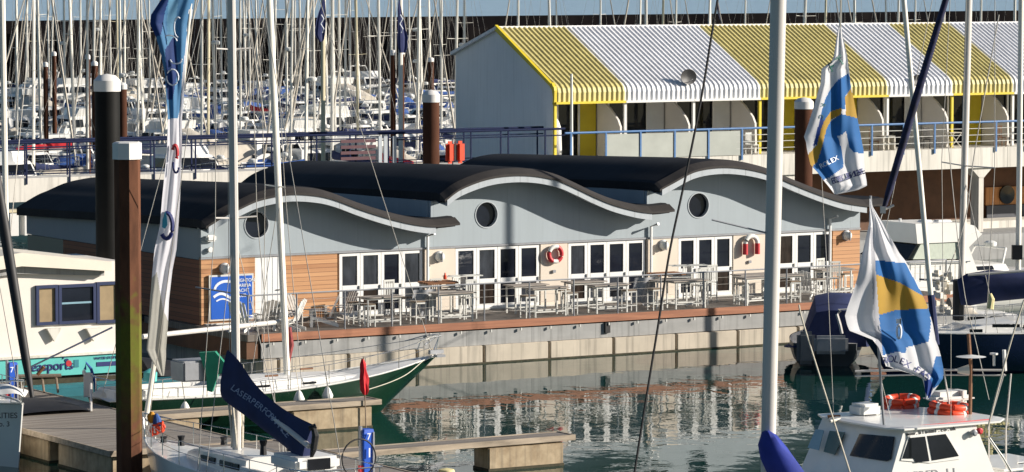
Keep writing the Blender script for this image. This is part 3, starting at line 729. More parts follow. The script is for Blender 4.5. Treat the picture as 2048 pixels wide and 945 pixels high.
# lower storey under the slab; the slab's shade is painted in as darker wood
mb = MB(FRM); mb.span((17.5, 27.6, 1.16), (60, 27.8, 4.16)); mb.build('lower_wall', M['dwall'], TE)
a, z = FL(1972, 415, 27.5)
mb = MB(FRM); mb.span((a, 27.5, 2.1), (a + 9, 27.6, 2.95)); mb.build('sunlit_cladding', M['clado'], TE)  # orange tone carries the low sun on this part of the wood
mb = MB(FRM); mb.span((a, 27.42, .9), (a + 9, 27.5, 2.08)); mb.build('grey_panel', mat('dark_blue_grey_panel', (.06, .065, .08), .6), TE)
a2, z2 = FL(2015, 390, 27.4); mb = MB(FRM); mb.lathe((a2, 27.5, z2), [(.45, .05), (.45, -.1), (.05, -.12)], 20, 'Y'); mb.build('round_window', M['darkglass'], TE)
mb = MB(FRM); mb.span((41.3, 25.6, .6), (60, 27.3, 1.5)); mb.build('ledge', M['slab'], TE)
# dishes, poles and balcony furniture
M['dishgrey'] = mat('dark_grey_dish', (.015, .015, .017), .5)
def dish(u, v, label, s=1.0):
    p = FLp(u, v, 24.6); t = thing('satellite_dish', label, 'satellite dish', tuple(p), TH)
    rt = Matrix.Rotation(R(60), 3, 'Z') @ Matrix.Rotation(R(-20), 3, 'X')
    mb = MB(); mb.lathe((0, 0, 0), [(.02, 0), (.2 * s, -.02), (.38 * s, -.08), (.38 * s, -.1), (.2 * s, -.05), (.02, -.03)], 20, 'Y')
    bmesh.ops.scale(mb.bm, vec=(1.1, 1, .9), verts=mb.bm.verts); mb.build('reflector', M['dishgrey'], t, smooth=True)
    mb = MB(); mb.tube([(0, 0, 0), (-.1, .25, -.25), (-.1, .3, -.55)], .025, 6); mb.tube([(0, -.05, -.25), (0, -.4, -.1)], .015, 6); mb.build('mount', M['dsteel'], t)
dish(1375, 154, 'grey satellite dish above the eave of the first white roof stripe')
dish(1832, 160, 'small grey satellite dish above the eave of the second white roof stripe', .7)
p0 = FLp(1143, 312, 23.95); p1 = FLp(1143, 148, 23.95)
mb = MB(); mb.tube([p0, p1], [.075, .055], 10); mb.build('flagpole', M['aluw'], label='bare pale pole standing before the left end of the yellow roof', cat='pole', smooth=True)
def fold_table(a, b, lb):
    t = thing('folding_table', lb, 'folding table', tuple(P(a, b, 5.08)), TH)
    mb = MB(); mb.box((0, 0, .72), (.8, .6, .03)); mb.build('table_top', M['gel2'], t)
    mb = MB()
    for y in (-.25, .25): mb.tube([(-.32, y, 0), (.32, y, .7)], .02, 6); mb.tube([(.32, y, 0), (-.32, y, .7)], .02, 6)
    mb.build('crossed_legs', M['gel2'], t)
fold_table(au(1228, 300, 24.5), 24.5, 'cream folding table with crossed legs on the first yellow balcony')
fold_table(au(1905, 300, 24.6), 24.6, 'cream folding table on the balcony below the second white roof stripe')
def gchair(u, lb, m):
    a = au(u, 300, 24.5); t = thing('garden_chair', lb, 'garden chair', tuple(P(a, 24.5, 5.08)), TH + random.uniform(-1, 1), 'garden chairs on the flats balconies')
    mb = MB(); mb.box((0, 0, .43), (.46, .46, .03), bev=.01); mb.build('seat', m, t)
    mb = MB()
    for k in range(5): mb.box((-.17 + k * .085, .22, .7), (.04, .02, .5))
    mb.box((0, .22, .95), (.42, .03, .05)); mb.build('backrest', m, t)
    for sx in (-.2, .2):
        for sy in (-.2, .2): mb = MB(); mb.box((sx, sy, .21), (.03, .03, .42)); mb.build('leg', m, t)
gchair(1452, 'brown garden chair nearest the end of the frosted balustrade', M['wood']); gchair(1478, 'pale garden chair at the middle of the second white unit balcony', M['frame']); gchair(1504, 'pale garden chair beside the second white unit partition', M['frame'])
gchair(1748, 'pinkish garden chair right of the upper striped flag', M['teak']); gchair(1860, 'dark garden chair below the second white roof stripe', M['black']); gchair(2000, 'brown garden chair on the far right balcony', M['teak'])
a = au(1776, 300, 24.2); mb = MB(FRM)
mb.span((a - .35, 24.1, 5.09), (a - .29, 24.6, 5.75)); mb.span((a + .29, 24.1, 5.09), (a + .35, 24.6, 5.75)); mb.span((a - .35, 24.1, 5.69), (a + .35, 24.6, 5.76)); mb.span((a - .29, 24.2, 5.4), (a + .29, 24.5, 5.44)); mb.span((a - .03, 24.15, 5.1), (a + .03, 24.2, 5.7))
mb.build('crate_shelf', M['gel2'], label='small cream slatted crate standing on the balcony right of the upper flag', cat='crate')
# orange twin lifebuoy cabinet and gate panels on the walkway
p = FLp(910, 305, 23.4); t = thing('lifebuoy_holder', 'orange red twin lobed lifebuoy case on the walkway rail left of the gable', 'lifebuoy holder', tuple(p), TH)
for s in (-1, 1):
    mb = MB(); mb.box((s * .25, 0, 0), (.42, .28, .95), bev=.12); mb.build('lobe', M['orange'], t, smooth=True)
mb = MB(); mb.box((0, .05, 0), (.12, .2, .7)); mb.build('strap', M['black'], t)
mb = MB(); mb.tube([(0, .2, -.9), (0, .2, .6)], .03, 6); mb.build('post', M['dsteel'], t)
t = thing('walkway_gate', 'dark red barred gate with pale posts on the walkway behind the second wave roof', 'gate', tuple(FLp(720, 325, 23.4)), TH)
for k in range(5):
    z = 5.2 + k * .24; mb = MB(FRM); a0 = au(682, 300, 23.4); a1 = au(752, 300, 23.4); mb.span((a0, 23.4, z), (a1, 23.46, z + .13)); mb.build('bar', mat('maroon_paint', (.09, .03, .04), .6) if k == 0 else bpy.data.materials['maroon_paint'], t)
for u in (757, 768, 786):
    a0 = au(u, 300, 23.35); mb = MB(FRM); mb.span((a0, 23.33, 5.0), (a0 + .16, 23.4, 6.4)); mb.build('post', M['fascia'], t)
# ---------------------------------------------------------------- boats
def hull_rings(L, B, F0, sheer=.3, rake=.9, stern=.7, n=14, plumb=False, draft=.35):
    rings = []; edge = []
    for i in range(n + 1):
        t = i / n; x = -L / 2 + L * t
        if t < .45: hb = B / 2 * (stern + (1 - stern) * math.sin(t / .45 * math.pi / 2))
        else: hb = B / 2 * max(.015, 1 - ((t - .45) / .55) ** (2.3 if not plumb else 3))
        zd = F0 * (1 + sheer * max(0, (t - .3) / .7) ** 2)
        k = max(0, (t - .5) / .5) ** 2 * rake; ks = max(0, (.12 - t) / .12) * .25
        half = [(0, -draft * (1 - .8 * max(0, (t - .6) / .4))), (.62, -.18), (.90, .25 * zd), (.985, .62 * zd), (1.0, zd)]
        pts = []
        for f, z in half: pts.append((x - (zd - z) / F0 * k + (zd - z) / F0 * ks, hb * f, z))
        ring = [Vector(p) for p in pts[::-1]] + [Vector((p[0], -p[1], p[2])) for p in pts[1:]]
        rings.append(ring); edge.append((x, hb, zd))
    return rings, edge
def edge_at(edge, x):
    return pl([(e[0], e[1]) for e in edge], x), pl([(e[0], e[2]) for e in edge], x)
def yacht(name, label, L=10, B=3.2, F0=1.0, hullm='gel', coverm='navycloth', mast_h=13, mast_x=.06, mr=.09, mastm='alu', loc=(0, 0, 0), rz=0, group=None, rake=.9, sheer=.3,
          stern=.7, cabin=(-.12, .26, .5, .42), hood='navycloth', furl=True, lean=(0, 0), spreaders=(.45, .72), boom_len=.36, boom=True, radar=False, stripe=None, rig=.012, detail=False, boomrise=0.05, furlm='creamcloth', wires=True, deckm='gel', spread_w=.5, winh=.3, winx=((.08, .34), (.42, .62))):
    t = thing(name, label, 'yacht', loc, rz, group)
    rings, edge = hull_rings(L, B, F0, sheer, rake, stern)
    mb = MB(); mb.loft(rings, True, True, closed=False); mb.build('hull', M[hullm], t, smooth=True)
    mb = MB(); mb.loft([[(x, hb * .985, z - .01), (x, 0, z + .05), (x, -hb * .985, z - .01)] for x, hb, z in edge], False, False, closed=False); mb.build('deck', M[deckm], t, smooth=False)
    mb = MB()
    for s in (-1, 1): mb.tube([(x, s * hb, z + .015) for x, hb, z in edge], .03 if not detail else .022, 5)
    mb.build('toe_rail', M[stripe or 'gel'], t)
    if stripe:
        mb = MB()
        for s in (-1, 1): mb.tube([(x, s * (hb + .005) * .995, z - .12) for x, hb, z in edge[1:-1]], .018, 4)
        mb.build('cove_line', M['gel2'], t)
    c0, c1, cw, ch = cabin; x0, x1 = c0 * L, c1 * L
    z0 = F0 - .02; rr = []
    for x, wf, hf in ((x0, 1, 1), (x0 + .3 * (x1 - x0), 1, 1), (x0 + .65 * (x1 - x0), .88, .9), (x0 + .9 * (x1 - x0), .7, .62), (x1, .55, .12)):
        hb, zz = edge_at(edge, x); w = B * cw / 2 * wf; w = min(w, hb * .8)
        rr.append([(x, w, z0), (x, w * .93, z0 + ch * hf * .85), (x, w * .6, z0 + ch * hf), (x, -w * .6, z0 + ch * hf), (x, -w * .93, z0 + ch * hf * .85), (x, -w, z0)])
    mb = MB(); mb.loft(rr); cb = mb.build('coachroof', M[deckm], t)
    for s in (-1, 1):
        for q0_, q1_ in winx:
            xa, xb = x0 + q0_ * (x1 - x0), x0 + q1_ * (x1 - x0); w = min(B * cw / 2, edge_at(edge, xb)[0] * .8)
            mb = MB(); mb.box(((xa + xb) / 2, s * (w * (.985 if q0_ < .3 else .93)), z0 + ch * .48), (xb - xa, .05, ch * winh), bev=.012); mb.build('cabin_window', M['darkglass'], cb)
    # cockpit
    mb = MB(); xs = -L / 2 + .3
    hb_, _ = edge_at(edge, xs)
    for s in (-1, 1): mb.box(((xs + x0) / 2, s * min(B * .3, hb_ * .75), F0 + .14), (x0 - xs, .16, .3), bev=.03)
    mb.box((xs, 0, F0 + .14), (.14, min(B * .6, hb_ * 1.5), .3), bev=.03); mb.build('cockpit_coaming', M[deckm], t)
    if hood:
        mb = MB(); w = B * cw / 2
        mb.loft([[(xx, w * .95 * math.cos(k / 8 * math.pi), F0 + ch * .8 + hh * math.sin(k / 8 * math.pi)) for k in range(9)] for xx, hh in ((x0 + .55, .05), (x0 + .3, .38), (x0 - .1, .55), (x0 - .35, .52))], False, False, closed=False)
        mb.build('spray_hood', M[hood], t, smooth=True)
    mx = mast_x * L; zm = F0 + ch * .9
    if boom is not None:
        mt = Vector((mx + lean[0], lean[1], zm + mast_h)); mbs = Vector((mx, 0, zm))
        def mp(f): return mbs + (mt - mbs) * f
        mb = MB(); mb.tube([mp(0), mp(.5), mp(.85), mp(1)], [mr, mr, mr * .9, mr * .7], 10 if detail else 7, flat=.75); ms = mb.build('mast', M[mastm], t, smooth=True)
        for f in spreaders:
            mb = MB(); q = mp(f); mb.tube([q + Vector((-.12, -spread_w * B / 2 * (1.1 - f * .5), .03)), q, q + Vector((-.12, spread_w * B / 2 * (1.1 - f * .5), .03))], .016 if not detail else .022, 5); mb.build('spreader', M[mastm], ms)
        if wires:
            mb = MB(); hbm, zc = edge_at(edge, mx - .15)
            ftop = mp(.97)
            for s in (-1, 1):
                prev = Vector((mx - .15, s * hbm * .93, zc)); 
                for f in spreaders: q = mp(f) + Vector((-.12, s * spread_w * B / 2 * (1.1 - f * .5), .03)); mb.tube([prev, q], rig, 4, cap=False); prev = q
                mb.tube([prev, mp(.99)], rig, 4, cap=False)
                mb.tube([(mx - .6, s * hbm * .93, zc), mp(spreaders[0] - .02)], rig, 4, cap=False)
            mb.tube([(-L / 2 + .1, 0, F0 + .1), mp(1)], rig, 4, cap=False)
            mb.tube([(L / 2 - .15, 0, edge[-1][2] + .1), ftop], rig, 4, cap=False)
            mb.tube([mbs + Vector((.15, .1, .3)), mp(.95) + Vector((.12, .05, 0))], rig * .8, 4, cap=False)
            mb.build('rigging', M['wire'], t)
        if furl:
            a_ = Vector((L / 2 - .25, 0, edge[-1][2] + .35)); b_ = mp(.95)
            mb = MB(); mb.tube([a_, a_ + (b_ - a_) * .1, a_ + (b_ - a_) * .6, b_], [.04, .07, .05, .02] if not detail else [.05, .10, .07, .03], 7); mb.build('furled_foresail', M[furlm], t, smooth=True)
        if boom:
            bl = boom_len * L; bz = zm + .85
            mb = MB(); mb.tube([(mx - .1, 0, bz), (mx - bl, 0, bz + boomrise)], .06, 7); bo = mb.build('boom', M[mastm], t, smooth=True)
            if coverm:
                rr = []
                for f, h in ((0, .5), (.08, .42), (.35, .30), (.7, .24), (.97, .16)):
                    x = mx - .12 - f * (bl - .15); z = bz + boomrise * f + .07
                    rr.append([(x, .07 * math.sin(k / 8 * 2 * math.pi) * (1.4 if h > .2 else 1), z + h * (.5 - .5 * math.cos(k / 8 * 2 * math.pi))) for k in range(8)])
                mb = MB(); mb.loft(rr); mb.build('sail_cover', M[coverm], bo, smooth=True)
        mb = MB(); q = mp(1); mb.tube([q, q + Vector((0, 0, .9))], .012, 4); mb.tube([q + Vector((-.1, 0, .1)), q + Vector((.45, 0, .12))], .012, 4); mb.build('masthead_aerial', M['wire'], ms)
        if radar:
            q = mp(.38); mb = MB(); mb.lathe(q + Vector((.35, 0, 0)), [(.26, 0), (.3, .06), (.3, .2), (.2, .26), (.02, .28)], 14); mb.build('radar_dome', M['fender'], ms, smooth=True)
    # guard rails
    mb = MB(); n = 7 if not detail else 9
    for s in (-1, 1):
        pts = []
        for i in range(n):
            x = -L / 2 + .25 + (L - .6) * i / (n - 1); hb, z = edge_at(edge, x); q = Vector((x, s * hb * .93, z)); mb.tube([q, q + Vector((0, 0, .6))], .014, 4); pts.append(q)
        mb.tube([q + Vector((0, 0, .6)) for q in pts], .010, 4, cap=False); mb.tube([q + Vector((0, 0, .32)) for q in pts], .008, 4, cap=False)
    xb = L / 2; zb = edge[-1][2]; hb, z = edge_at(edge, xb - .9)
    mb.tube([(xb - .9, hb * .93, z + .6), (xb - .3, hb * .45, zb + .62), (xb + .1, 0, zb + .64), (xb - .3, -hb * .45, zb + .62), (xb - .9, -hb * .93, z + .6)], .018, 5)
    mb.tube([(xb - .05, 0, zb), (xb + .1, 0, zb + .64)], .016, 5)
    hb, z = edge_at(edge, -L / 2 + .1)
    mb.tube([(-L / 2 + .9, hb, z + .6), (-L / 2 + .05, hb * .9, z + .62), (-L / 2 + .05, -hb * .9, z + .62), (-L / 2 + .9, -hb, z + .6)], .018, 5)
    mb.build('guard_rail', M['steel'], t)
    return t, edge
def motorboat(name, label, L=9, B=3.1, F0=1.2, hullm='gel', loc=(0, 0, 0), rz=0, group=None, fly=False, canvas=None, stripe='navyhull', roofm='gel', cab=(-.12, .22), ch=1.25):
    t = thing(name, label, 'motorboat', loc, rz, group)
    rings, edge = hull_rings(L, B, F0, .45, 1.3, .92, plumb=True)
    mb = MB(); mb.loft(rings, True, True, closed=False); mb.build('hull', M[hullm], t, smooth=True)
    mb = MB(); mb.loft([[(x, hb * .985, z - .01), (x, 0, z + .05), (x, -hb * .985, z - .01)] for x, hb, z in edge], False, False, closed=False); mb.build('deck', M['gel'], t)
    mb = MB()
    for s in (-1, 1): mb.tube([(x, s * (hb + .01), z - .16) for x, hb, z in edge], .045, 5)
    mb.build('rubbing_strip', M[stripe], t)
    x0, x1 = cab[0] * L, cab[1] * L; w = B * .38
    rr = []
    for z, k0, k1, wf in ((F0 - .05, 0, 0, 1), (F0 + ch * .42, .05, .25, .97), (F0 + ch * .9, .1, .75, .88), (F0 + ch, .15, .85, .8)):
        rr.append([(x0 + k0, -w * wf, z), (x1 - k1, -w * wf * .92, z), (x1 - k1 + .25, 0, z), (x1 - k1, w * wf * .92, z), (x0 + k0, w * wf, z)])
    mb = MB(); mb.loft(rr); cb = mb.build('cabin', M['gel'], t)
    zc = F0 + ch * .66
    for s in (-1, 1):
        for f0, f1 in ((.12, .48), (.54, .84)):
            xa = x0 + (x1 - x0) * f0; xb = x0 + (x1 - x0) * f1 - .15
            mb = MB(); mb.prism([(xa, s * w * .945, F0 + ch * .46), (xb + .25, s * w * .93, F0 + ch * .46), (xb, s * w * .9, F0 + ch * .84), (xa + .05, s * w * .9, F0 + ch * .84)], (0, s * .03, 0)); mb.build('side_window', M['darkglass'], cb)
    mb = MB(); mb.prism([(x1 - .26, -w * .8, F0 + ch * .46), (x1 - .0, 0, F0 + ch * .46), (x1 - .48, 0, F0 + ch * .86), (x1 - .72, -w * .74, F0 + ch * .86)], (.03, 0, .02)); mb.build('windscreen', M['darkglass'], cb)
    mb = MB(); mb.prism([(x1 - .26, w * .8, F0 + ch * .46), (x1 - .0, 0, F0 + ch * .46), (x1 - .48, 0, F0 + ch * .86), (x1 - .72, w * .74, F0 + ch * .86)], (.03, 0, .02)); mb.build('windscreen', M['darkglass'], cb)
    if canvas:
        mb = MB(); mb.loft([[(xx, w * .98 * math.cos(k / 8 * math.pi), F0 + hh * math.sin(k / 8 * math.pi) ** .6) for k in range(9)] for xx, hh in ((x0 + .1, ch * 1.02), (x0 - .8, ch * 1.02), (x0 - 1.8, ch * .85), (-L / 2 + .25, ch * .4))], False, True, closed=False)
        mb.build('cockpit_canopy', M[canvas], t, smooth=True)
    if fly:
        mb = MB(); zz = F0 + ch
        mb.loft([[(x0 - .3, -w * .8, zz), (x1 - 1.2, -w * .75, zz), (x1 - .9, 0, zz), (x1 - 1.2, w * .75, zz), (x0 - .3, w * .8, zz)], [(x0 - .35, -w * .85, zz + .55), (x1 - 1.5, -w * .8, zz + .55), (x1 - 1.2, 0, zz + .6), (x1 - 1.5, w * .8, zz + .55), (x0 - .35, w * .85, zz + .55)]])
        mb.build('flybridge', M['gel'], t)
    mb = MB(); zz = F0 + ch + (.55 if fly else 0)
    mb.tube([(x0 + .2, -w * .8, zz - .1), (x0 - .1, -w * .7, zz + .55), (x0 - .1, w * .7, zz + .55), (x0 + .2, w * .8, zz - .1)], .05, 6); mb.build('radar_arch', M['gel'], t)
    mb = MB(); mb.lathe((x0 - .1, 0, zz + .57), [(.22, 0), (.25, .05), (.25, .16), (.15, .22), (.02, .23)], 12); mb.build('radar_dome', M['fender'], t, smooth=True)
    mb = MB(); 
    for s in (-1, 1):
        pts = []
        for i in range(6):
            x = x1 - .6 + (L / 2 - x1 + .4) * i / 5; hb, z = edge_at(edge, min(x, L / 2 - .1)); q = Vector((x, s * hb * .92, z)); mb.tube([q, q + Vector((0, 0, .5))], .014, 4); pts.append(q + Vector((0, 0, .5)))
        mb.tube(pts, .016, 4)
    mb.build('bow_rail', M['steel'], t)
    return t, edge
# ---------------------------------------------------------------- far marina
FY = []
specs = [dict(L=10, B=3.3, mast_h=14, coverm='navycloth', hood='creamcloth', mr=.12, mastm='aluw'), dict(L=11.5, B=3.6, mast_h=16, coverm='bluecloth', hood='bluecloth', mr=.13, F0=1.15, radar=True),
         dict(L=9, B=3, mast_h=13, coverm='creamcloth', hood='creamcloth', mr=.1, F0=.9), dict(L=12, B=3.8, mast_h=17, coverm='navycloth', hullm='navyhull', mr=.13, F0=1.2, mastm='aluw'),
         dict(L=9.5, B=3.1, mast_h=14, coverm='greycloth', hood=None, mastm='yalu', mr=.12), dict(L=10.5, B=3.4, mast_h=15, coverm='redcloth', hood=None, mr=.11, F0=1.05, mastm='aluw')]
desc = ['white yacht, navy sail cover', 'white yacht, blue sail cover', 'small yacht, cream sail cover', 'navy hulled yacht', 'yacht with yellowed mast', 'white yacht, red sail cover']
FYn = ['sailing_yacht'] * 6
for s_ in specs: s_.setdefault('mastm', 'aluw'); s_['mr'] *= .86; FY.append(yacht('sailing_yacht', 'x', spreaders=(.5,), rig=.008, furl=len(FY) in (0, 3, 4), furlm='creamcloth', **s_)[0])
FM = [motorboat('motor_cruiser', 'x', canvas=None)[0], motorboat('motor_cruiser', 'x', L=11, B=3.6, F0=1.5, fly=True, ch=1.4, canvas='creamcloth')[0], motorboat('motor_cruiser', 'x', L=7, B=2.6, F0=.9, ch=1.1, canvas='bluecloth', stripe='bluecloth')[0]]
mdesc = ['plain white motor cruiser', 'large motor cruiser, cream canopy', 'small motorboat, blue canopy']
index_children()
ROWS = [205, 224, 244, 265, 288, 312, 337, 360]
rowname = ['nearest row', 'second row', 'third row', 'fourth row', 'middle row', 'sixth row', 'seventh row', 'farthest row']
masts = [(31, 250, 2), (50, 330, 0), (81, 220, 3), (97, 360, 0), (128, 300, 1), (148, 222, 5), (161, 330, 0), (187, 355, 2), (202, 345, 1), (248, 300, 0), (273, 215, 0), (287, 260, 2), (222, 355, 0), (300, 310, 2),
         (400, 212, 0), (413, 224, 4), (430, 265, 1), (443, 300, 2), (480, 240, 0), (500, 285, 5), (516, 312, 0), (573, 260, 1), (590, 340, 2), (601, 318, 0), (620, 358, 2), (655, 290, 0), (663, 210, 3), (672, 244, 0), (690, 262, 5),
         (716, 222, 4), (722, 305, 0), (741, 335, 2), (762, 212, 5), (790, 356, 0), (820, 340, 2), (846, 310, 1), (862, 360, 0), (884, 288, 2), (908, 222, 5), (928, 300, 1),
         (66, 270, 4), (335, 260, 0), (460, 345, 2), (545, 300, 3), (700, 355, 5), (780, 262, 0), (235, 330, 4), (610, 205, 1), (833, 225, 3)]
right = [(1036, 300, 0), (1107, 240, 1), (1116, 330, 2), (1200, 355, 0), (1277, 330, 2), (1295, 212, 3), (1323, 265, 4), (1350, 340, 0), (1411, 222, 5), (1423, 290, 0), (1487, 262, 2), (1555, 350, 0), (1600, 244, 1), (1645, 300, 4), (1683, 262, 0),
         (1713, 240, 3), (1779, 300, 2), (1793, 262, 5), (1830, 360, 0), (1880, 212, 1), (1960, 300, 0), (2030, 240, 3)]
rnd = random.Random(5)
usedp = set(); cnt = {}
fillers = []
for ri, Y in enumerate(ROWS):
    u = rnd.uniform(-20, 30)
    while u < 905:
        if all(abs(u - m_[0]) > 16 * 250 / Y or abs(ri - min(range(8), key=lambda k: abs(ROWS[k] - m_[1]))) > 0 for m_ in masts): fillers.append((u, Y, 'm' if rnd.random() < .9 else 'y'))
        u += rnd.uniform(38, 70) * 240 / Y
def relink(pr, key, loc, rz, label, group, sc=1.0):
    tl = (rnd.gauss(0, .014), rnd.gauss(0, .02))
    if key not in usedp:
        usedp.add(key); pr.location = loc; pr.rotation_euler = (*tl, rz); pr.scale = (sc,) * 3; pr['label'] = label; pr['group'] = group; return pr
    return dup(pr, loc, rz, label, group, scale=sc, tilt=tl)
uspan = ['at far left', 'left of feather flag', 'right of feather flag', 'above first wave roof', 'above second wave roof', 'beside striped flats']
def uzone(u): return uspan[min(5, max(0, int(u // 155)))]
seen = {}
def lab(base, row, u):
    l = '%s %s, %s' % (base, rowname[row], uzone(u)) if u < 910 else '%s, mast behind striped roof at %s' % (base, ('left' if u < 1300 else 'middle' if u < 1650 else 'right'))
    w = l.split()
    return ' '.join(w)
for (u, Y, k) in masts + right:
    ri = min(range(8), key=lambda q: abs(ROWS[q] - Y)); YY = ROWS[ri] + (Y - ROWS[ri]) * .15
    flip = rnd.random() < .5
    rz = TH + (R(90) if flip else R(-90)) + rnd.uniform(-.04, .04)
    if rnd.random() < .25: rz += R(90)
    q = W(u, 40, YY); mx = .06 * specs[k]['L']
    zt = 12
    loc = Vector((q.x, YY, 0)) - Vector((math.cos(rz), math.sin(rz), 0)) * mx
    l = lab(desc[k], ri, u)
    relink(FY[k], ('y', k), loc, rz, l, 'yachts moored in the far marina' if u < 910 else 'yachts moored behind the flats', rnd.uniform(.93, 1.08))
for (u, Y, ty) in fillers:
    ri = ROWS.index(Y); rz = TH + R(rnd.choice([90, -90, 90, 0, 180])) + rnd.uniform(-.05, .05); q = W(u, 300, Y)
    loc = Vector((q.x, Y + rnd.uniform(-2, 2), 0))
    if ty == 'm': k = rnd.choice([0, 1, 2, 2, 0]); relink(FM[k], ('m', k), loc, rz, lab(mdesc[k], ri, u), 'motor cruisers in the far marina', rnd.uniform(.9, 1.05))
    else: k = rnd.choice([0, 1, 2, 0, 5]); relink(FY[k], ('y', k), loc, rz, lab(desc[k], ri, u), 'yachts moored in the far marina', rnd.uniform(.85, 1.0))
# identical neighbours share a label on purpose; give the rest their own
# far pontoons
for ri, Y in enumerate(ROWS[:-1]):
    q = (Y + ROWS[ri + 1]) / 2; mb = MB(); X0, X1 = -1200 * q / F, 0
    mb.prism([(X0, q - 1 + X0 * .1, .1), (X1, q - 1, .1), (X1, q + 1, .1), (X0, q + 1 + X0 * .1, .1)], (0, 0, .45)); mb.build('floating_pontoon', M['pontoon'], label='long timber decked pontoon ' + ['just beyond', 'second beyond', 'third beyond', 'fourth beyond', 'fifth beyond', 'sixth beyond', 'farthest beyond'][ri] + ' the walkway in the far marina', cat='pontoon', group='pontoons of the far marina')
# piles
def pile(u, vtop, Y, r, m, label, hexa=False, capm='cap', caph=.45, z0=-1, band=None, caplift=0):
    p = W(u, vtop, Y); t = thing('mooring_pile', label, 'mooring pile', (p.x, Y, 0), 0 if not hexa else .25)
    seg = 8 if hexa else 24
    mb = MB(); zt = p.z - caph
    mb.lathe((0, 0, 0), [(r, z0), (r, zt)], seg); mb.build('shaft', m, t, smooth=not hexa)
    mb = MB()
    if hexa: mb.lathe((0, 0, 0), [(r * 1.12, zt - .02), (r * 1.12, zt + caph * .93), (r * .9, zt + caph)], seg)
    else: mb.lathe((0, 0, 0), [(r * 1.08, zt - .02), (r * 1.08, zt + caph * .6), (r * .7, zt + caph * .9), (.02, zt + caph)], seg)
    mb.build('cap', M[capm], t, smooth=not hexa)
    return t, (p.x, Y, zt)
def hexmat():
    m = mat('weathered_pile_with_algae', (.15, .062, .032), .85, 0, 1.8, bump=.8, stretch=(1, 1, .3), col2=(.06, .025, .014), spec=.2, contrast=1.4)
    nt = m.node_tree; n = nt.nodes; l = nt.links; b = n['Principled BSDF']; src = b.inputs['Base Color'].links[0].from_socket
    tc = n.new('ShaderNodeTexCoord'); sx = n.new('ShaderNodeSeparateXYZ'); l.new(tc.outputs['Object'], sx.inputs[0])
    nz = n.new('ShaderNodeTexNoise'); nz.inputs['Scale'].default_value = 3.5; nz.inputs['Detail'].default_value = 8; l.new(tc.outputs['Object'], nz.inputs[0])
    ad = n.new('ShaderNodeMath'); ad.operation = 'MULTIPLY_ADD'; ad.inputs[1].default_value = 3.6; l.new(nz.outputs['Fac'], ad.inputs[0]); l.new(sx.outputs['Z'], ad.inputs[2])
    rp = n.new('ShaderNodeValToRGB'); e = rp.color_ramp.elements; mr_ = n.new('ShaderNodeMapRange'); mr_.inputs[1].default_value = .7; mr_.inputs[2].default_value = 10.7; l.new(ad.outputs[0], mr_.inputs[0]); l.new(mr_.outputs[0], rp.inputs[0])
    e[0].position = .25; e[0].color = (.0, 0, 0, 1); e[1].position = .63; e[1].color = (0, 0, 0, 1)
    e1 = rp.color_ramp.elements.new(.35); e1.color = (.4, .4, .4, 1); e2 = rp.color_ramp.elements.new(.46); e2.color = (1, 1, 1, 1); e3 = rp.color_ramp.elements.new(.55); e3.color = (.8, .8, .8, 1)
    mx = n.new('ShaderNodeMix'); mx.data_type = 'RGBA'; l.new(rp.outputs[0], mx.inputs[0]); l.new(src, mx.inputs[6]); mx.inputs[7].default_value = (.11, .12, .015, 1); l.new(mx.outputs[2], b.inputs['Base Color'])
    return m
pile(214, 148, 119, .41, M['pileblack'], 'tall black pile with white domed cap behind the kiosk', caph=.55)
pile(254, 284, 92.7, .335, hexmat(), 'tall brown eight sided foreground pile with flat white cap and green algae', hexa=True, caph=.42)
pile(862, 180, 153, .35, M['pilebrown'], 'brown pile with white cap left of the flats gable', caph=.5)
pile(1608, 195, 147, .36, M['pilebrown'], 'brown pile with white cap behind the upper striped flag', caph=.45)
for u, v, Y, r, lb in ((244, 165, 168, .22, 'slim brown pile close behind the tall black pile'), (175, 108, 216, .15, 'slim brown pile left of the tall black pile in the far marina'), (91, 124, 236, .16, 'slim greenish pile between masts at the far left'),
                       (108, 103, 256, .16, 'slim dark pile second from the left in the far marina'), (189, 122, 236, .2, 'short brown pile just left of the black pile cap'), (786, 100, 216, .16, 'left one of the twin brown piles under the right navy flag'), (803, 98, 216, .16, 'right one of the twin brown piles under the right navy flag'), (862, 115, 256, .2, 'brown pile far behind the walkway pile')):
    pile(u, v, Y, r, M['pilebrown'], lb, caph=.3)
# ---------------------------------------------------------------- near pontoons
def pont(name, label, a0, a1, b0, b1, z=.8, floats=(), axis='Y', edge='pontoonside'):
    t = thing(name, label, 'pontoon', tuple(P((a0 + a1) / 2, (b0 + b1) / 2, 0)), TH)
    mb = MB(FRM); mb.span((a0 + .06, b0 + .06, z - .12), (a1 - .06, b1 - .06, z)); mb.build('decking', M['pontoon'], t)
    mb = MB(FRM)
    for q in ((a0, b0, a1, b0 + .055), (a0, b1 - .055, a1, b1), (a0, b0 + .055, a0 + .055, b1 - .055), (a1 - .055, b0 + .055, a1, b1 - .055)): mb.span((q[0], q[1], z - .13), (q[2], q[3], z + .02))
    mb.build('timber_edge', M[edge], t)
    for f in floats:
        mb = MB(FRM); mb.span((f[0], f[1], -.35), (f[2], f[3], z - .16), bev=.03); fl = mb.build('concrete_float', M['conc2'], t)
        mb = MB(FRM); mb.span((f[0] - .012, f[1] - .012, -.2), (f[2] + .012, f[3] + .012, .07)); mb.build('weed_band', M['weed'], fl)
    return t
pont('main_pontoon', 'wide weathered main pontoon walkway at the lower left', -25.7, -21.6, -23.6, 6, floats=[(-25.55, -23.4, -21.8, -20), (-25.55, -19.4, -21.8, -15.6), (-25.55, -15.1, -21.8, -11), (-25.55, -10.4, -21.8, -6.5)])
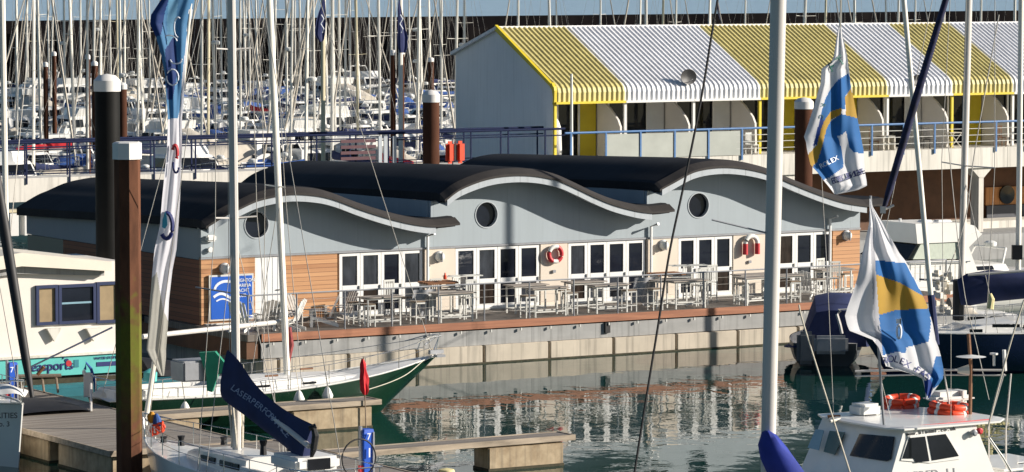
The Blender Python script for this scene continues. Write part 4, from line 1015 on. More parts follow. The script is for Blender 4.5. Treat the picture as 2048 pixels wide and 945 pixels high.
pont('main_pontoon', 'narrower stretch of main pontoon beyond the foreground yacht', -23.4, -20.9, -40, -23.66, floats=[(-23.2, -27.5, -21, -23.8), (-23.2, -33, -21, -29), (-23.2, -39, -21, -34)])
pont('finger_pontoon', 'narrow finger pontoon beside the green yacht with pale concrete end float', -21.5, -14.0, -17.2, -16.2, floats=[(-16.9, -17.15, -14.3, -16.25), (-21.3, -17.15, -19.9, -16.25)])
pont('finger_pontoon', 'narrow finger pontoon across open water at the bottom centre', -20.8, -13.5, -27.0, -26.1, floats=[(-16.2, -26.95, -13.85, -26.15)])
def pedestal(u, v, Y, label, h=1.35, w=.27):
    q = W(u, v, Y); t = thing('service_pedestal', label, 'service pedestal', (q.x, Y, .8), TH)
    mb = MB(); mb.loft([[(-w / 2 * k, -w / 2 * k, z), (w / 2 * k, -w / 2 * k, z), (w / 2 * k, w / 2 * k, z), (-w / 2 * k, w / 2 * k, z)] for z, k in ((0, .8), (.1, .85), (q.z - .8 - .1, 1.05), (q.z - .8, .9))]); mb.build('column', M['blueped'], t)
    mb = MB(); mb.box((w * .42, -w / 2 - .0, (q.z - .8) * .55), (.04, .06, (q.z - .8) * .8)); mb.box((-w * .62, 0, (q.z - .8) * .6), (.05, .1, .9 * (q.z - .8))); mb.build('side_strip', M['dsteel'], t)
    mb = MB(); mb.box((-w * .64, -.02, (q.z - .8) * .2), (.09, .12, .5)); mb.build('fire_hose_box', M['red'], t)
    return t, q
t, q = pedestal(733, 858, 88, 'blue service pedestal with number seven at the bottom beside the foreground yacht')
text('7', .22, W(741, 872, 88) + Vector((-.03, -.19, 0)), ud, zd, M['whiteink'], t)
text('1', .32, W(742, 905, 88) + Vector((-.03, -.17, 0)), ud, zd, M['whiteink'], t)
t, q = pedestal(24, 725, 104, 'blue service pedestal with number seven at the far left of the pontoon', w=.25)
text('7', .22, W(27, 739, 104) + Vector((-.02, -.19, 0)), ud, zd, M['whiteink'], t)
# round yellow fender at the bottom edge
q = W(893, 950, 95); mb = MB(); mb.lathe((q.x, q.y, q.z - .2), [(.02, 0), (.2, .05), (.24, .2), (.2, .34), (.02, .38)], 20); mb.build('mooring_buoy', M['yel'], label='pale yellow round buoy cut by the bottom edge of the photo', cat='buoy', smooth=True)
# ---------------------------------------------------------------- green yacht
gc = P(-15.8, -13.75, 0)
GY, ge = yacht('sailing_yacht', 'dark green hulled yacht with white deck moored below the clubhouse deck', L=11.3, B=2.7, F0=.92, hullm='greenhull', coverm=None, mast_h=17, mast_x=.044, mr=.105, mastm='aluw', loc=tuple(gc), rz=TH, sheer=.72, rake=1.15, stern=.55,
       cabin=(-.16, .33, .62, .42), hood=None, furl=False, lean=(-.8, 0), spreaders=(.33, .66), boom=False, rig=.012, detail=True, deckm='white', winh=.14, winx=((.16, .24), (.44, .52)))
q = (gc + Matrix.Rotation(TH, 3, 'Z') @ Vector((.2, -.3, 0)))
b0 = FRM.inverted() @ W(572, 643, 108.5); b1 = FRM.inverted() @ W(285, 674, 104)
mb = MB(FRM); mb.tube([b0, b1], .075, 8); mb.build('boom', M['alu'], GY, smooth=True)
mb = MB(FRM)
gl = lambda u, v, Y: FRM.inverted() @ W(u, v, Y)
mb.tube([gl(577, 655, 108.3), gl(580, 690, 108.3), gl(573, 728, 108.3)], [.09, .12, .1], 7); mb.build('furled_red_sail', mat('maroon_sail', (.2, .03, .03), .8, .5, 6), GY, smooth=True)
mb = MB(FRM); mb.tube([gl(868, 700, 110.8), gl(880, 668, 111), gl(850, 690, 110.5)], .022, 6); mb.tube([gl(835, 700, 110.3), gl(842, 680, 110.3), gl(882, 672, 111)], .02, 6); mb.build('pulpit', M['steel'], GY)
mb = MB(FRM); mb.box(gl(872, 704, 110.6), (.5, .12, .12), rz=.1); mb.box(gl(879, 712, 110.5), (.3, .22, .07)); mb.build('anchor', M['dsteel'], GY)
for u, v in ((543, 752), (613, 738)):
    q = gl(u, v, 106.2); mb = MB(FRM); mb.box(q, (.42, .05, .05)); mb.build('hand_rail', M['teak'], GY)
mb = MB(FRM); cpt = [gl(330, 760, 103), gl(330, 715, 104.5), gl(395, 690, 105.5), gl(430, 705, 106)]
def dod(s, t_):
    q = gl(345 + 75 * s, 745 - 45 * math.sin(math.pi * (.25 + .5 * t_)) + 14 * s, 104.5 + 1.6 * t_); return q
def can(s, t_):
    a = P(-20.2 + 1.5 * s, -14.6 + 1.8 * t_, .9); return FRM.inverted() @ Vector((a.x, a.y, 1.15 + .95 * math.sin(math.pi * (.1 + .8 * t_)) ** .6 * (1 - .25 * s)))
mb.grid(can, 6, 10); mb.build('black_canopy', M['black'], GY, fix=False)
mb = MB(FRM); q = gl(385, 740, 104.4); mb.box(q, (1.0, .9, .6), bev=.05); mb.build('hatch_cover', M['dsteel'], GY)
# green cloth hanging over the rail
pts_g = [(398, 706), (430, 704), (450, 728), (458, 736), (450, 744), (436, 750), (424, 785), (414, 782), (412, 750), (405, 728)]
mb = MB(); mb.prism([W(u, v, 104.0) for u, v in pts_g], (.02, .25, 0)); mb.build('draped_cloth', M['greencloth'], label='green cloth hung over the cockpit rail of the green yacht', cat='cloth')
# fenders along green hull
for i, (u, v) in enumerate(((370, 818), (495, 800), (598, 795), (655, 788))):
    q = W(u, v, (104.1, 105.2, 106.4, 107.2)[i]); t = thing('boat_fender', ['white fender nearest the stern of the green yacht', 'white fender under the sail cover of the foreground yacht', 'wide white fender right of the navy sail cover', 'white fender nearest the hanging red flag'][i], 'fender', tuple(q), TH, 'white fenders along the green yacht')
    mb = MB(); mb.lathe((0, 0, -.15), [(.02, 0), (.15, .02), (.17, .1), (.09, .28), (.03, .36)], 14); mb.build('fender_body', M['fender'], t, smooth=True)
    mb = MB(); mb.tube([(0, 0, .2), (0, .25, 1.0)], .012, 5); mb.build('fender_line', M['rope'], t)
# mooring line of the green bow
mb = MB(); c_ = [W(846, 722, 110), W(815, 748, 109), W(780, 765, 108.2), W(738, 779, 107.5)]
mb.tube(cr([tuple(x) for x in c_], 5), .013, 6); mb.build('mooring_rope', M['rope'], label='pale mooring rope from the green bow to the finger pontoon', cat='rope')
# red hanging flag
t = thing('furled_flag', 'limp red ensign hanging on a short staff above the finger pontoon', 'flag', tuple(W(728, 800, 106)), 0)
def redf(s, t_):
    w = pl([(0, .04), (.15, .09), (.5, .13), (.85, .15), (1, .06)], t_); v = 718 + 72 * t_
    c = W(725 + 5 * t_, v, 105.6); a = 2 * math.pi * s
    rr_ = w * (1 + .3 * math.sin(4 * a + 3 * t_) + .12 * math.sin(7 * a - 9 * t_)) * (1 + .08 * math.sin(14 * t_))
    return c + Vector((math.cos(a) * rr_ * .75, math.sin(a) * rr_ * .6, 0))
mb = MB(Matrix.Identity(4)); mb.grid(redf, 20, 14); mb.build('cloth', M['redcloth'], t, smooth=True)
mb = MB(Matrix.Identity(4)); mb.tube([W(727, 714, 105.6), W(733, 880, 105.6)], .02, 6); mb.build('staff', M['wood'], t)
# ---------------------------------------------------------------- foreground yacht, bottom left
mastp = P(-24.9, -29.3, 0); hd = TH + R(90)                         # bow points away along +b
Lf = 11.0; cen = mastp - Vector((math.cos(hd), math.sin(hd), 0)) * (Lf * .02)
FGY, fe = yacht('sailing_yacht', 'white foreground yacht at the bottom left with lettered navy sail cover', L=Lf, B=2.5, F0=1.0, mast_h=16, mast_x=.02, mr=.135, mastm='alu', loc=tuple(cen), rz=hd, sheer=.16, rake=.5, stern=.85, cabin=(-.14, .22, .55, .5), hood=None, furl=False,
       lean=(0, .12), spreaders=(.36, .62), boom=False, detail=True, rig=.011, coverm=None, wires=True)
top = [(455, 700), (478, 722), (510, 768), (550, 806), (590, 832), (627, 850)]
bot = [(449, 800), (462, 812), (500, 838), (545, 873), (585, 905), (612, 935)]
dep = [90.0, 89.6, 88.8, 88.0, 87.2, 86.5]
rr = []
for (u0, v0), (u1, v1), Y in zip(top, bot, dep):
    a = W(u0, v0, Y); b = W(u1, v1, Y); n = 14; ring_ = []
    for k in range(n):
        th = 2 * math.pi * k / n; c = (a + b) / 2 + (a - b) / 2 * math.cos(th) + Vector((.857, .52, 0)) * math.sin(th) * .17 * (1.2 - .9 * (.5 + .5 * math.cos(th)))
        ring_.append(c)
    rr.append(ring_)
mb = MB(Matrix.Identity(4)); 
fine = []
for k in range(14):
    col_ = cr([tuple(r_[k]) for r_ in rr], 5); fine.append(col_)
mb.loft([[fine[k][i] for k in range(14)] for i in range(len(fine[0]))]); SC = mb.build('sail_cover', M['navycloth'], FGY, smooth=True)
mb = MB(Matrix.Identity(4)); mb.tube([W(465, 770, 89.9), W(618, 893, 86.3)], .07, 8); mb.build('boom', M['alu'], FGY)
mb = MB(Matrix.Identity(4)); mb.tube([W(626, 850, 86.3), W(631, 872, 86.3), W(627, 900, 86.3), W(622, 918, 86.3)], [.05, .09, .08, .03], 7); mb.tube([W(618, 858, 86.3), W(632, 852, 86.3)], .07, 6); mb.build('boom_end_fitting', M['black'], FGY)
tp = [(463, 774), (482, 788), (512, 808), (545, 836), (578, 874)]
S_ = 'LASERPERFORMANCE'
def bvh_of(*obs):
    vs, ps = [], []
    for o in obs:
        Mw = RM[root_of(o).name]; n0 = len(vs)
        vs += [Mw @ v.co for v in o.data.vertices]; ps += [[i + n0 for i in p.vertices] for p in o.data.polygons]
    return BVHTree.FromPolygons(vs, ps)
def textpath(txt, path, Yf, size, m, parent, shift=0.0, mirror=False, on=None, off=.012):
    """letters set one by one along a drawn line on cloth"""
    cv = [Vector(p) for p in cr(path, 12)]; cum = [0]
    for a, b in zip(cv, cv[1:]): cum.append(cum[-1] + (b - a).length)
    me_all = bmesh.new(); inv = RM[root_of(parent).name].inverted()
    for i, chh in enumerate(txt):
        if chh == ' ': continue
        s = cum[-1] * (i + .5) / len(txt); j = max(k for k in range(len(cum)) if cum[k] <= s); j = min(j, len(cv) - 2)
        p = cv[j] + (cv[j + 1] - cv[j]) * ((s - cum[j]) / max(1e-6, cum[j + 1] - cum[j])); d = (cv[j + 1] - cv[j]).normalized()
        me = text_mesh(chh, size); t2 = bmesh.new(); t2.from_mesh(me)
        xs = [v.co.x for v in t2.verts]; cxm = (min(xs) + max(xs)) / 2
        for v in t2.verts:
            x = (v.co.x - cxm) * (-1 if mirror else 1); y = v.co.y
            Y = Yf(p.x); sc = F / Y
            u = p.x + (d.x * x + d.y * y) * sc; w = p.y + (d.y * x - d.x * y) * sc
            q = None
            if on is not None:
                dd = (W(u, w, Y) - cam.location).normalized(); hit = on.ray_cast(cam.location, dd)
                if hit[0] is not None: q = hit[0] - dd * (off + v.co.z)
            v.co = inv @ (q if q is not None else W(u, w, Y - shift - v.co.z))
        tm = bpy.data.meshes.new('x'); t2.to_mesh(tm); t2.free(); me_all.from_mesh(tm); bpy.data.meshes.remove(tm)
    me = bpy.data.meshes.new('lettering'); me_all.to_mesh(me); me_all.free(); me.materials.append(m)
    o = bpy.data.objects.new('lettering', me); COL.objects.link(o); o.parent = parent; return o
textpath(S_, tp, lambda u: pl([(455, 89.9), (627, 86.4)], u) , .205, M['greyink'], FGY, shift=.3, on=bvh_of(SC))
for i, (u, v) in enumerate(((300, 868), (322, 866))): pass
mb = MB(Matrix.Identity(4))
for k in range(5): mb.torus(W(305 + k * 5, 862 - k * 2, 93.4), .12, .03, 'Y' if k % 2 else 'X', 12)
mb.build('rope_coil', M['orange'], label='orange rope coil hung on the pulpit of the foreground yacht', cat='rope')
mb = MB(); mb.tube([W(303, 846, 93.6), W(303, 832, 93.6), W(304, 824, 93.6)], [.1, .12, .04], 10); mb.build('life_vest', mat('amber_cloth', (.55, .25, .02), .8), label='amber yellow bundle beside the foreground yacht pulpit', cat='bundle')
mb = MB(); mb.tube([W(315, 852, 93.5), W(314, 838, 93.5), W(312, 828, 93.5)], [.13, .1, .04], 10); mb.build('sail_bag', M['bluecloth'], label='light blue bag beside the amber bundle on the foreground yacht', cat='bag')
q = P(-24.9, -34.0, 1.62); 
mb = MB(FRM); mb.span((-25.5, -33.6, 1.42), (-24.3, -32.2, 1.75), bev=.08); mb.build('companionway_hatch', M['white'], FGY)
mb = MB(FRM); mb.span((-25.2, -33.62, 1.45), (-24.6, -33.58, 1.72)); mb.build('hatch_opening', M['darkglass'], FGY)
mb = MB(FRM)
for k in range(7): mb.tube([(-24.9 + .12 * math.sin(k * 2), -29.3 + .1 * math.cos(k * 3), 1.5), (-24.9 + .25 * math.sin(k * 1.7), -29.3 + .2 * math.cos(k), 2.6 + .1 * k)], .03, 5)
mb.build('halyard_bundle', M['rope'], FGY)
for i_, (a_, b_, h_) in enumerate(((-25.4, -27.2, .25), (-24.4, -27.6, .2), (-25.3, -31.5, .35), (-24.4, -31.2, .3), (-25.5, -26.4, .15))):
    mb = MB(FRM); mb.lathe((a_, b_, 1.35 if b_ > -28 else 1.6), [(.09, 0), (.07, h_ * .6), (.1, h_)], 10); mb.build('winch', M['black'], FGY)
mb = MB(FRM); mb.torus((-24.7, -35.2, 1.9), .45, .02, 'Y', 24); mb.build('steering_wheel', M['black'], FGY)
# ---------------------------------------------------------------- left bow boat
lb_c = Vector((W(72, 815, 97.0).x, 97.0, 0)); hd2 = TH - R(90) + .10
LBn, le = yacht('sailing_yacht', 'white yacht bow at the left edge with black furled foresail', L=10.5, B=2.6, F0=1.55, mast_h=13, loc=tuple(lb_c - Vector((math.cos(hd2), math.sin(hd2), 0)) * 5.25 + Vector((-.35, 0, 0))), rz=hd2, sheer=.12, rake=.25, stern=.8, furl=False, hood=None, coverm='creamcloth', detail=True)
nrm = Vector((math.sin(hd2), -math.cos(hd2), 0)); xd = Vector((math.cos(hd2), math.sin(hd2), 0))
p0 = W(64, 795, 96.6); p1 = W(-12, 330, 98)
mb = MB(Matrix.Identity(4)); mb.tube([p0, p0 + (p1 - p0) * .15, p0 + (p1 - p0) * .7, p1 + (p1 - p0) * .6], [.06, .12, .15, .1], 10); mb.build('furled_foresail', M['black'], LBn, smooth=True)
text('CHARITIES', .21, W(-3, 832, 95.9), (1, 0.03, 0), (0, 0, 1), M['blackink'], LBn)
text('No. 3', .19, W(3, 849, 95.8), (1, 0.03, 0), (0, 0, 1), M['blackink'], LBn)
q = W(14, 797, 96.6); mb = MB(); mb.grid(lambda s, t_: q + Vector((-.75 + 1.2 * s, -.2 + 1.2 * t_, .05 + .26 * math.sin(math.pi * s) ** .5 * math.sin(math.pi * (.05 + .9 * t_)) ** .5 + .03 * math.sin(9 * s + 5 * t_))), 16, 10)
mb.build('folded_sail', M['white'], label='crumpled white sail heaped on the bow at the left edge', cat='sail', smooth=True, fix=False)
mb = MB(); mb.tube([W(4, 520, 121), W(2, -60, 121)], .09, 8)
t = thing('mast', 'pale mast rising behind the kiosk at the left edge', 'mast', tuple(W(8, 560, 121)), 0)
mb = MB(Matrix.Identity(4)); mb.tube([W(14, 560, 121), W(3, -90, 121)], .1, 8); mb.build('mast_tube', M['aluw'], t, smooth=True)
mb = MB(Matrix.Identity(4)); mb.tube([W(18, 500, 121), W(70, -50, 121)], .014, 4); mb.build('stay', M['wire'], t)
# pontoon clutter
t = thing('dock_bench', 'weathered wooden bench with an orange brown tool lying on the left pontoon', 'bench', tuple(W(90, 790, 107)), TH)
mb = MB(Matrix.Identity(4)); q = W(75, 752, 107.5); mb.box(q, (1.4, .5, .05), rz=.15); mb.build('seat', M['wood'], t)
for u in (40, 84, 112):
    mb = MB(Matrix.Identity(4)); mb.tube([W(u, 753, 107.4), W(u + 4, 785, 107)], .035, 6); mb.build('leg', M['wood'], t)
mb = MB(); mb.tube([W(75, 750, 107), W(88, 734, 107)], .06, 6); mb.build('tool', M['teak'], label='orange brown tool leaning on the bench at the left pontoon', cat='tool')
t = thing('hose_stand', 'grey hose stand with blue hose and white gloves on the left pontoon', 'hose stand', tuple(W(178, 790, 106)), 0)
mb = MB(Matrix.Identity(4)); mb.box(W(177, 770, 106), (.26, .26, .7)); mb.build('box', M['alu'], t)
mb = MB(Matrix.Identity(4)); mb.tube([W(170, 740, 106), W(172, 726, 106), W(182, 738, 106), W(190, 765, 106), W(192, 790, 106)], .045, 7); mb.build('hose', M['bluecloth'], t, smooth=True)
mb = MB(Matrix.Identity(4)); mb.box(W(168, 745, 105.8), (.1, .1, .16), bev=.03); mb.build('glove', M['white'], t)
mb = MB(); mb.tube([W(182, 768, 105), W(182, 832, 103)], .035, 6); mb.build('boarding_post', M['alu'], label='thin grey post in front of the hose stand', cat='post')
mb = MB(); q = W(212, 792, 105.5); mb.grid(lambda s, t_: q + Vector((.42 * math.cos(2 * math.pi * s) * math.sin(math.pi * t_), .4 * math.sin(2 * math.pi * s) * math.sin(math.pi * t_), .2 * math.cos(math.pi * t_))), 16, 8); mb.build('sail_bag', M['gel2'], label='cream and brown bundle on the pontoon left of the algae covered pile', cat='bag', smooth=True)
mb = MB()
def mound(s, t_):
    q = P(-25.0 + 2.6 * s, -15.5 + 3.2 * t_, 0); return Vector((q.x, q.y, .82 + .24 * (math.sin(math.pi * s) ** .4) * (math.sin(math.pi * (.03 + .94 * t_)) ** .4)))
mb.grid(mound, 14, 14); mb.build('shadow_mound', M['black'], label='low black mound standing in for the shadow on the left pontoon', cat='dinghy', smooth=True, fix=False)  # black shape added where the planks only lie in shadow
# ---------------------------------------------------------------- kiosk on turquoise barge
KB = -7.0
kc = Vector((W(223, 745, 116).x, 116, 0)); kin = FRM.inverted() @ kc; KA, KBb = kin.x, kin.y
K = thing('floating_kiosk', 'cream floating kiosk with blue framed windows on a turquoise hull', 'floating kiosk', tuple(P(KA - 3, KBb, 0)), TH)
def kf(u, v): return FL(u, v, KBb)
zt = kf(223, 707)[1]; zb_ = kf(223, 744)[1]
mb = MB(FRM); mb.span((KA - 9, KBb, zb_ - .02), (KA + .55, KBb + 4, zt)); mb.build('hull', M['turq'], K)
mb = MB(FRM); mb.span((KA - 8.9, KBb + .15, -.3), (KA + .4, KBb + 3.9, zb_ - .02)); mb.build('dark_underhull', M['weed'], K)
mb = MB(FRM); mb.span((KA - 9, KBb - .08, zt), (KA + .6, KBb + 4, zt + .06)); mb.build('rubbing_strip', M['slab'], K)
mb = MB(FRM); mb.span((KA - 9, KBb + .12, zt + .06), (KA + .45, KBb + 3.6, 4.05)); mb.build('cabin_wall', mat('cream_cabin_paint', (.74, .69, .62), .7, .04, 1.2), K)
RB = KBb - .35
def rp2(u, v): a, z = FL(u, v, RB); return a, z
mb = MB(FRM)
mb.prism([(rp2(u, v)[0], RB, rp2(u, v)[1]) for u, v in ((-160, 540), (-160, 566), (44, 533), (224, 543), (224, 524), (44, 506))], (0, 4.2, 0)); mb.build('roof', mat('cream_roof_fascia', (.74, .68, .57), .6, .06, 1), K)
mb = MB(FRM)
mb.prism([(rp2(u, v)[0] - .05, RB + .28, rp2(u, v)[1]) for u, v in ((-160, 566), (-160, 580), (44, 549), (219, 553), (219, 543), (44, 533))], (0, 3.7, 0)); mb.build('roof_underside', M['waler'], K)
def kwin(u0, v0, u1, v1, pm, name='window'):
    a0, z0 = kf(u0, v1); a1, z1 = kf(u1, v0); w = .1
    mb = MB(FRM)
    for lo, hi in (((a0, z0), (a1, z0 + w)), ((a0, z1 - w), (a1, z1)), ((a0, z0 + w), (a0 + w, z1 - w)), ((a1 - w, z0 + w), (a1, z1 - w))): mb.span((lo[0], KBb + .02, lo[1]), (hi[0], KBb + .115, hi[1]))
    f = mb.build('window', M['winblue'], K)
    mb = MB(FRM); mb.span((a0 + w, KBb + .08, z0 + w), (a1 - w, KBb + .1, z1 - w)); mb.build('pane', pm, f)
    return f
tan = mat('tan_blind', (.30, .22, .12), .7, .2, 2)
kwin(74, 570, 117, 652, tan); kwin(119, 567, 193, 650, M['doorglass']); kwin(195, 563, 240, 648, tan)
a0, z0 = kf(122, 608); a1, z1 = kf(185, 606); mb = MB(FRM); mb.span((a0, KBb + .06, z0 - .03), (a1, KBb + .078, z0 + .03)); mb.build('blue_strip_light', M['bluegl'], K)
for u in (108, 187):
    a0, z0 = kf(u, 657); mb = MB(FRM); mb.prism([(a0 - .25, KBb + .10, z0), (a0 + .25, KBb + .10, z0), (a0, KBb + .10, z0 - .42)], (0, -.14, 0)); mb.build('bracket', M['slab'], K)
a0, z0 = kf(100, 733); text('seasports', .42, P(a0, KBb - .02, z0), ud, zd, M['ink'], K)
a0, z0 = kf(128, 722); text('’s', .4, P(a0 + .05, KBb - .02, z0), ud, zd, M['ink'], K)
a0, z0 = kf(213, 716); text('WATER SPORTS', .12, P(a0, KBb - .02, z0), ud, zd, M['ink'], K)
a0, z0 = kf(213, 728); mb = MB(FRM); mb.span((a0 - .35, KBb - .015, z0 - .07), (a0 + .35, KBb - .005, z0 + .07)); mb.build('navy_stripe', M['ink'], K)
a0, z0 = kf(137, 727); mb = MB(FRM); mb.lathe((a0, KBb - .01, z0), [(.10, 0), (.10, -.02)], 12, 'Y'); mb.build('red_emblem', M['red'], K)
a0, z0 = kf(155, 726); mb = MB(FRM); mb.span((a0 - .12, KBb - .015, z0 - .14), (a0 + .04, KBb - .005, z0 + .1)); mb.build('small_figure_mark', mat('teal_mark', (.02, .2, .25)), K)
q0_ = W(10, 775, 108); 
mb = MB(); mb.tube([W(60, 735, 112), W(225, 655, 112)], .03, 5); mb.build('gangway_rope', M['greyink'], label='grey blue rope stretched in front of the turquoise kiosk hull', cat='rope')
mb = MB(FRM); q = FRM.inverted() @ G(150, 772, .3); mb.span((q.x - 3.2, q.y - .2, -.1), (q.x + 4, q.y + .5, .35), bev=.1); mb.build('small_dinghy', mat('teal_dinghy', (.02, .14, .17), .4), label='low teal dinghy between the kiosk and the pontoon', cat='dinghy')
mb = MB(); mb.tube([W(300, 762, 103.5), W(301, 745, 103.5), W(302, 738, 103.5)], [.2, .2, .05], 10); mb.build('jerry_can', M['turq'], label='turquoise container between the pile and the green yacht stern', cat='container', smooth=True)
t = thing('terrace_bar', 'small white counter with orange top under the walkway at the left', 'counter', tuple(P(-8, 21.5, 1.2)), TH)
mb = MB(); mb.box((0, 0, .95), (1.9, .6, .1)); mb.build('counter_top', M['yalu'], t)
for x in (-.5, .1, .65): mb = MB(); mb.box((x, 0, .45), (.35, .5, .9)); mb.build('leg', M['white'], t)
t.location = W(48, 455, 140) + Vector((0, 0, -.3)); 
# ---------------------------------------------------------------- tall mast in the middle right with royal blue cover
Y1 = 70.0; q = W(1536, 1200, Y1); ax = Vector((W(1537, 860, Y1).x, Y1, 0))
T1, te = yacht('sailing_yacht', 'foreground yacht whose thick silver mast and royal blue boom cover stand right of centre', L=11, B=3.4, F0=1.15, mast_h=1, loc=(ax.x, Y1, 0), rz=R(-65), boom=None, hood=None, furl=False, coverm=None)
mb = MB(Matrix.Identity(4)); mb.tube([W(1534, 1165, Y1), W(1537, 870, Y1), W(1547, 430, Y1), W(1558, -60, Y1)], [.145, .145, .155, .155], 14, flat=.9); mb.build('mast', M['alu'], T1, smooth=True)
rr = []
for u, v, ru, rv in ((1537, 864, 6, 4), (1540, 873, 20, 8), (1548, 895, 36, 14), (1562, 925, 46, 18), (1590, 975, 52, 20), (1650, 1060, 40, 16)):
    c = W(u, v, Y1 - .2); s = Y1 / F; rr.append([c + Vector((math.cos(2 * math.pi * k / 12) * ru * s * .9, math.sin(2 * math.pi * k / 12) * .28, math.cos(2 * math.pi * k / 12) * -.2 * ru * s + (.03 if k % 3 else -.02))) for k in range(12)])
mb = MB(Matrix.Identity(4)); mb.loft(rr); mb.build('boom_cover', M['royal'], T1, smooth=True)
mb = MB(Matrix.Identity(4)); mb.tube([W(1424, 440, Y1 - .3), W(1540, 468, Y1)], .02, 6); mb.build('spreader', M['dsteel'], T1)
# crossing ropes in the foreground
def rope(name, pts, Y, r, m, label, cat='rope'):
    mb = MB(); mb.tube(cr([tuple(W(u, v, Y)) for u, v in pts], 6), r, 6); return mb.build(name, m, label=label, cat=cat, smooth=True)
rope('shroud_rope', [(1442, -40), (1425, 60), (1402, 200), (1372, 350), (1340, 500), (1318, 640), (1292, 800), (1262, 990)], 62, .022, M['blackrope'], 'dark rope crossing the picture just right of centre from top to bottom')
rope('halyard', [(1434, -40), (1436, 20), (1440, 40)], 62, .015, M['navyrope'], 'short navy line meeting the dark central rope at the top')
t = thing('furled_staysail', 'thick navy furled sail slanting down behind the striped flags', 'furled sail', tuple(W(1770, 420, 84)), 0)
mb = MB(Matrix.Identity(4)); mb.tube([W(1768, 415, 84), W(1780, 376, 84), W(1830, 205, 84), W(1905, -45, 84)], [.05, .085, .095, .07], 10); mb.build('sail_roll', M['navyrope'], t, smooth=True)
mb = MB(Matrix.Identity(4)); mb.box(W(1766, 420, 84), (.12, .12, .16)); mb.tube([W(1768, 420, 84), W(1788, 411, 84)], .03, 6); mb.tube([W(1766, 424, 84), W(1748, 480, 84)], .01, 4); mb.build('tack_fitting', M['alu'], t)
rope('stay_wire', [(1598, 610), (1606, 645), (1648, 780), (1700, 945), (1712, 985)], 80, .022, M['rope'], 'pale grey rope slanting down left of the cabin windows')
rope('halyard', [(1682, -40), (1681, 55)], 82, .014, M['rope'], 'thin white halyard above the upper striped flag')
rope('stay_wire', [(1640, 300), (1655, 560), (1668, 850)], 86, .008, M['wire'], 'fine wire hanging between the quay and the navy tent')
rope('stay_wire', [(1893, 250), (1925, 560), (1953, 690), (1978, 800)], 100, .013, M['wire'], 'fine wire slanting across the navy yacht at the right')
rope('stay_wire', [(1998, 30), (1950, 300), (1930, 440), (1890, 560)], 118, .02, M['wire'], 'dark wire crossing behind the silver mast at the right')
rope('stay_wire', [(2048, 600), (2020, 690), (1990, 800), (1975, 860)], 84, .022, M['rope'], 'pale line at the far right running down to the cabin boat')
# ---------------------------------------------------------------- flags
def flagmesh(name, label, rows, regions, Y, base, cat='flag', fold=.12, nf=3.2, nu=70, step=2.2, mats=None, staff=None, ph=0.0, yaw=.55):
    t = thing(name, label, cat, tuple(W(rows[-1][1], rows[-1][0], Y)), 0)
    v0, v1 = rows[0][0], rows[-1][0]; nv = int((v1 - v0) / step)
    L_ = [(r_[0], r_[1]) for r_ in rows]; R_ = [(r_[0], r_[2]) for r_ in rows]
    bm = bmesh.new(); inv = RM[t.name].inverted(); grid = []; px = []
    for j in range(nv + 1):
        v = v0 + (v1 - v0) * j / nv; l, r = pl(L_, v), pl(R_, v); row = []; pr = []
        for i in range(nu + 1):
            s = i / nu; u = l + (r - l) * s
            amp = fold * min(1, (r - l) / 60) 
            dy = amp * (yaw * 0 + math.sin(2 * math.pi * (nf * s + .35 * math.sin(j * .02 + ph)) + ph) + .45 * math.sin(2 * math.pi * nf * 1.9 * s + j * .03))
            dy += (yaw if yaw else .6) * (u - (l + r) / 2) * Y / F
            row.append(bm.verts.new(inv @ W(u, v, Y + dy))); pr.append((u, v))
        grid.append(row); px.append(pr)
    ml = [base] + [m for _, m in regions]; names = []
    for j in range(nv):
        for i in range(nu):
            f = bm.faces.new((grid[j][i], grid[j][i + 1], grid[j + 1][i + 1], grid[j + 1][i])); f.smooth = True
            u = (px[j][i][0] + px[j + 1][i + 1][0]) / 2; v = (px[j][i][1] + px[j + 1][i + 1][1]) / 2
            for k in range(len(regions) - 1, -1, -1):
                if inpoly(u, v, regions[k][0]): f.material_index = k + 1; break
    me = bpy.data.meshes.new('cloth'); bm.to_mesh(me); bm.free()
    for m in ml: me.materials.append(m)
    o = bpy.data.objects.new('cloth', me); COL.objects.link(o); o.parent = t
    return t
def cloth(name, col, var=.06, tr=.4):
    m = mat(name, col, .75, var, 1.5); n = m.node_tree.nodes; l = m.node_tree.links; b = n['Principled BSDF']
    src = b.inputs['Base Color'].links[0].from_socket
    tl = n.new('ShaderNodeBsdfTranslucent'); l.new(src, tl.inputs[0]); mx = n.new('ShaderNodeMixShader'); mx.inputs[0].default_value = tr
    l.new(b.outputs[0], mx.inputs[1]); l.new(tl.outputs[0], mx.inputs[2]); l.new(mx.outputs[0], n['Material Output'].inputs[0]); return m
cw, cb_, co_, ck = cloth('white_flag_cloth', (.80, .80, .82), tr=.45), cloth('blue_flag_cloth', (.02, .15, .42)), cloth('ochre_flag_cloth', (.50, .30, .04)), cloth('dark_blue_flag_cloth', (.02, .06, .28))
rowsU = [(40, 1679, 1681), (48, 1678, 1682), (75, 1673, 1686), (110, 1668, 1694), (122, 1664, 1696), (138, 1643, 1698), (167, 1641, 1701), (222, 1625, 1712), (274, 1608, 1722), (285, 1612, 1724), (300, 1614, 1727), (330, 1621, 1729), (345, 1635, 1730), (361, 1647, 1733), (372, 1656, 1734), (381, 1663, 1715), (389, 1669, 1675)]
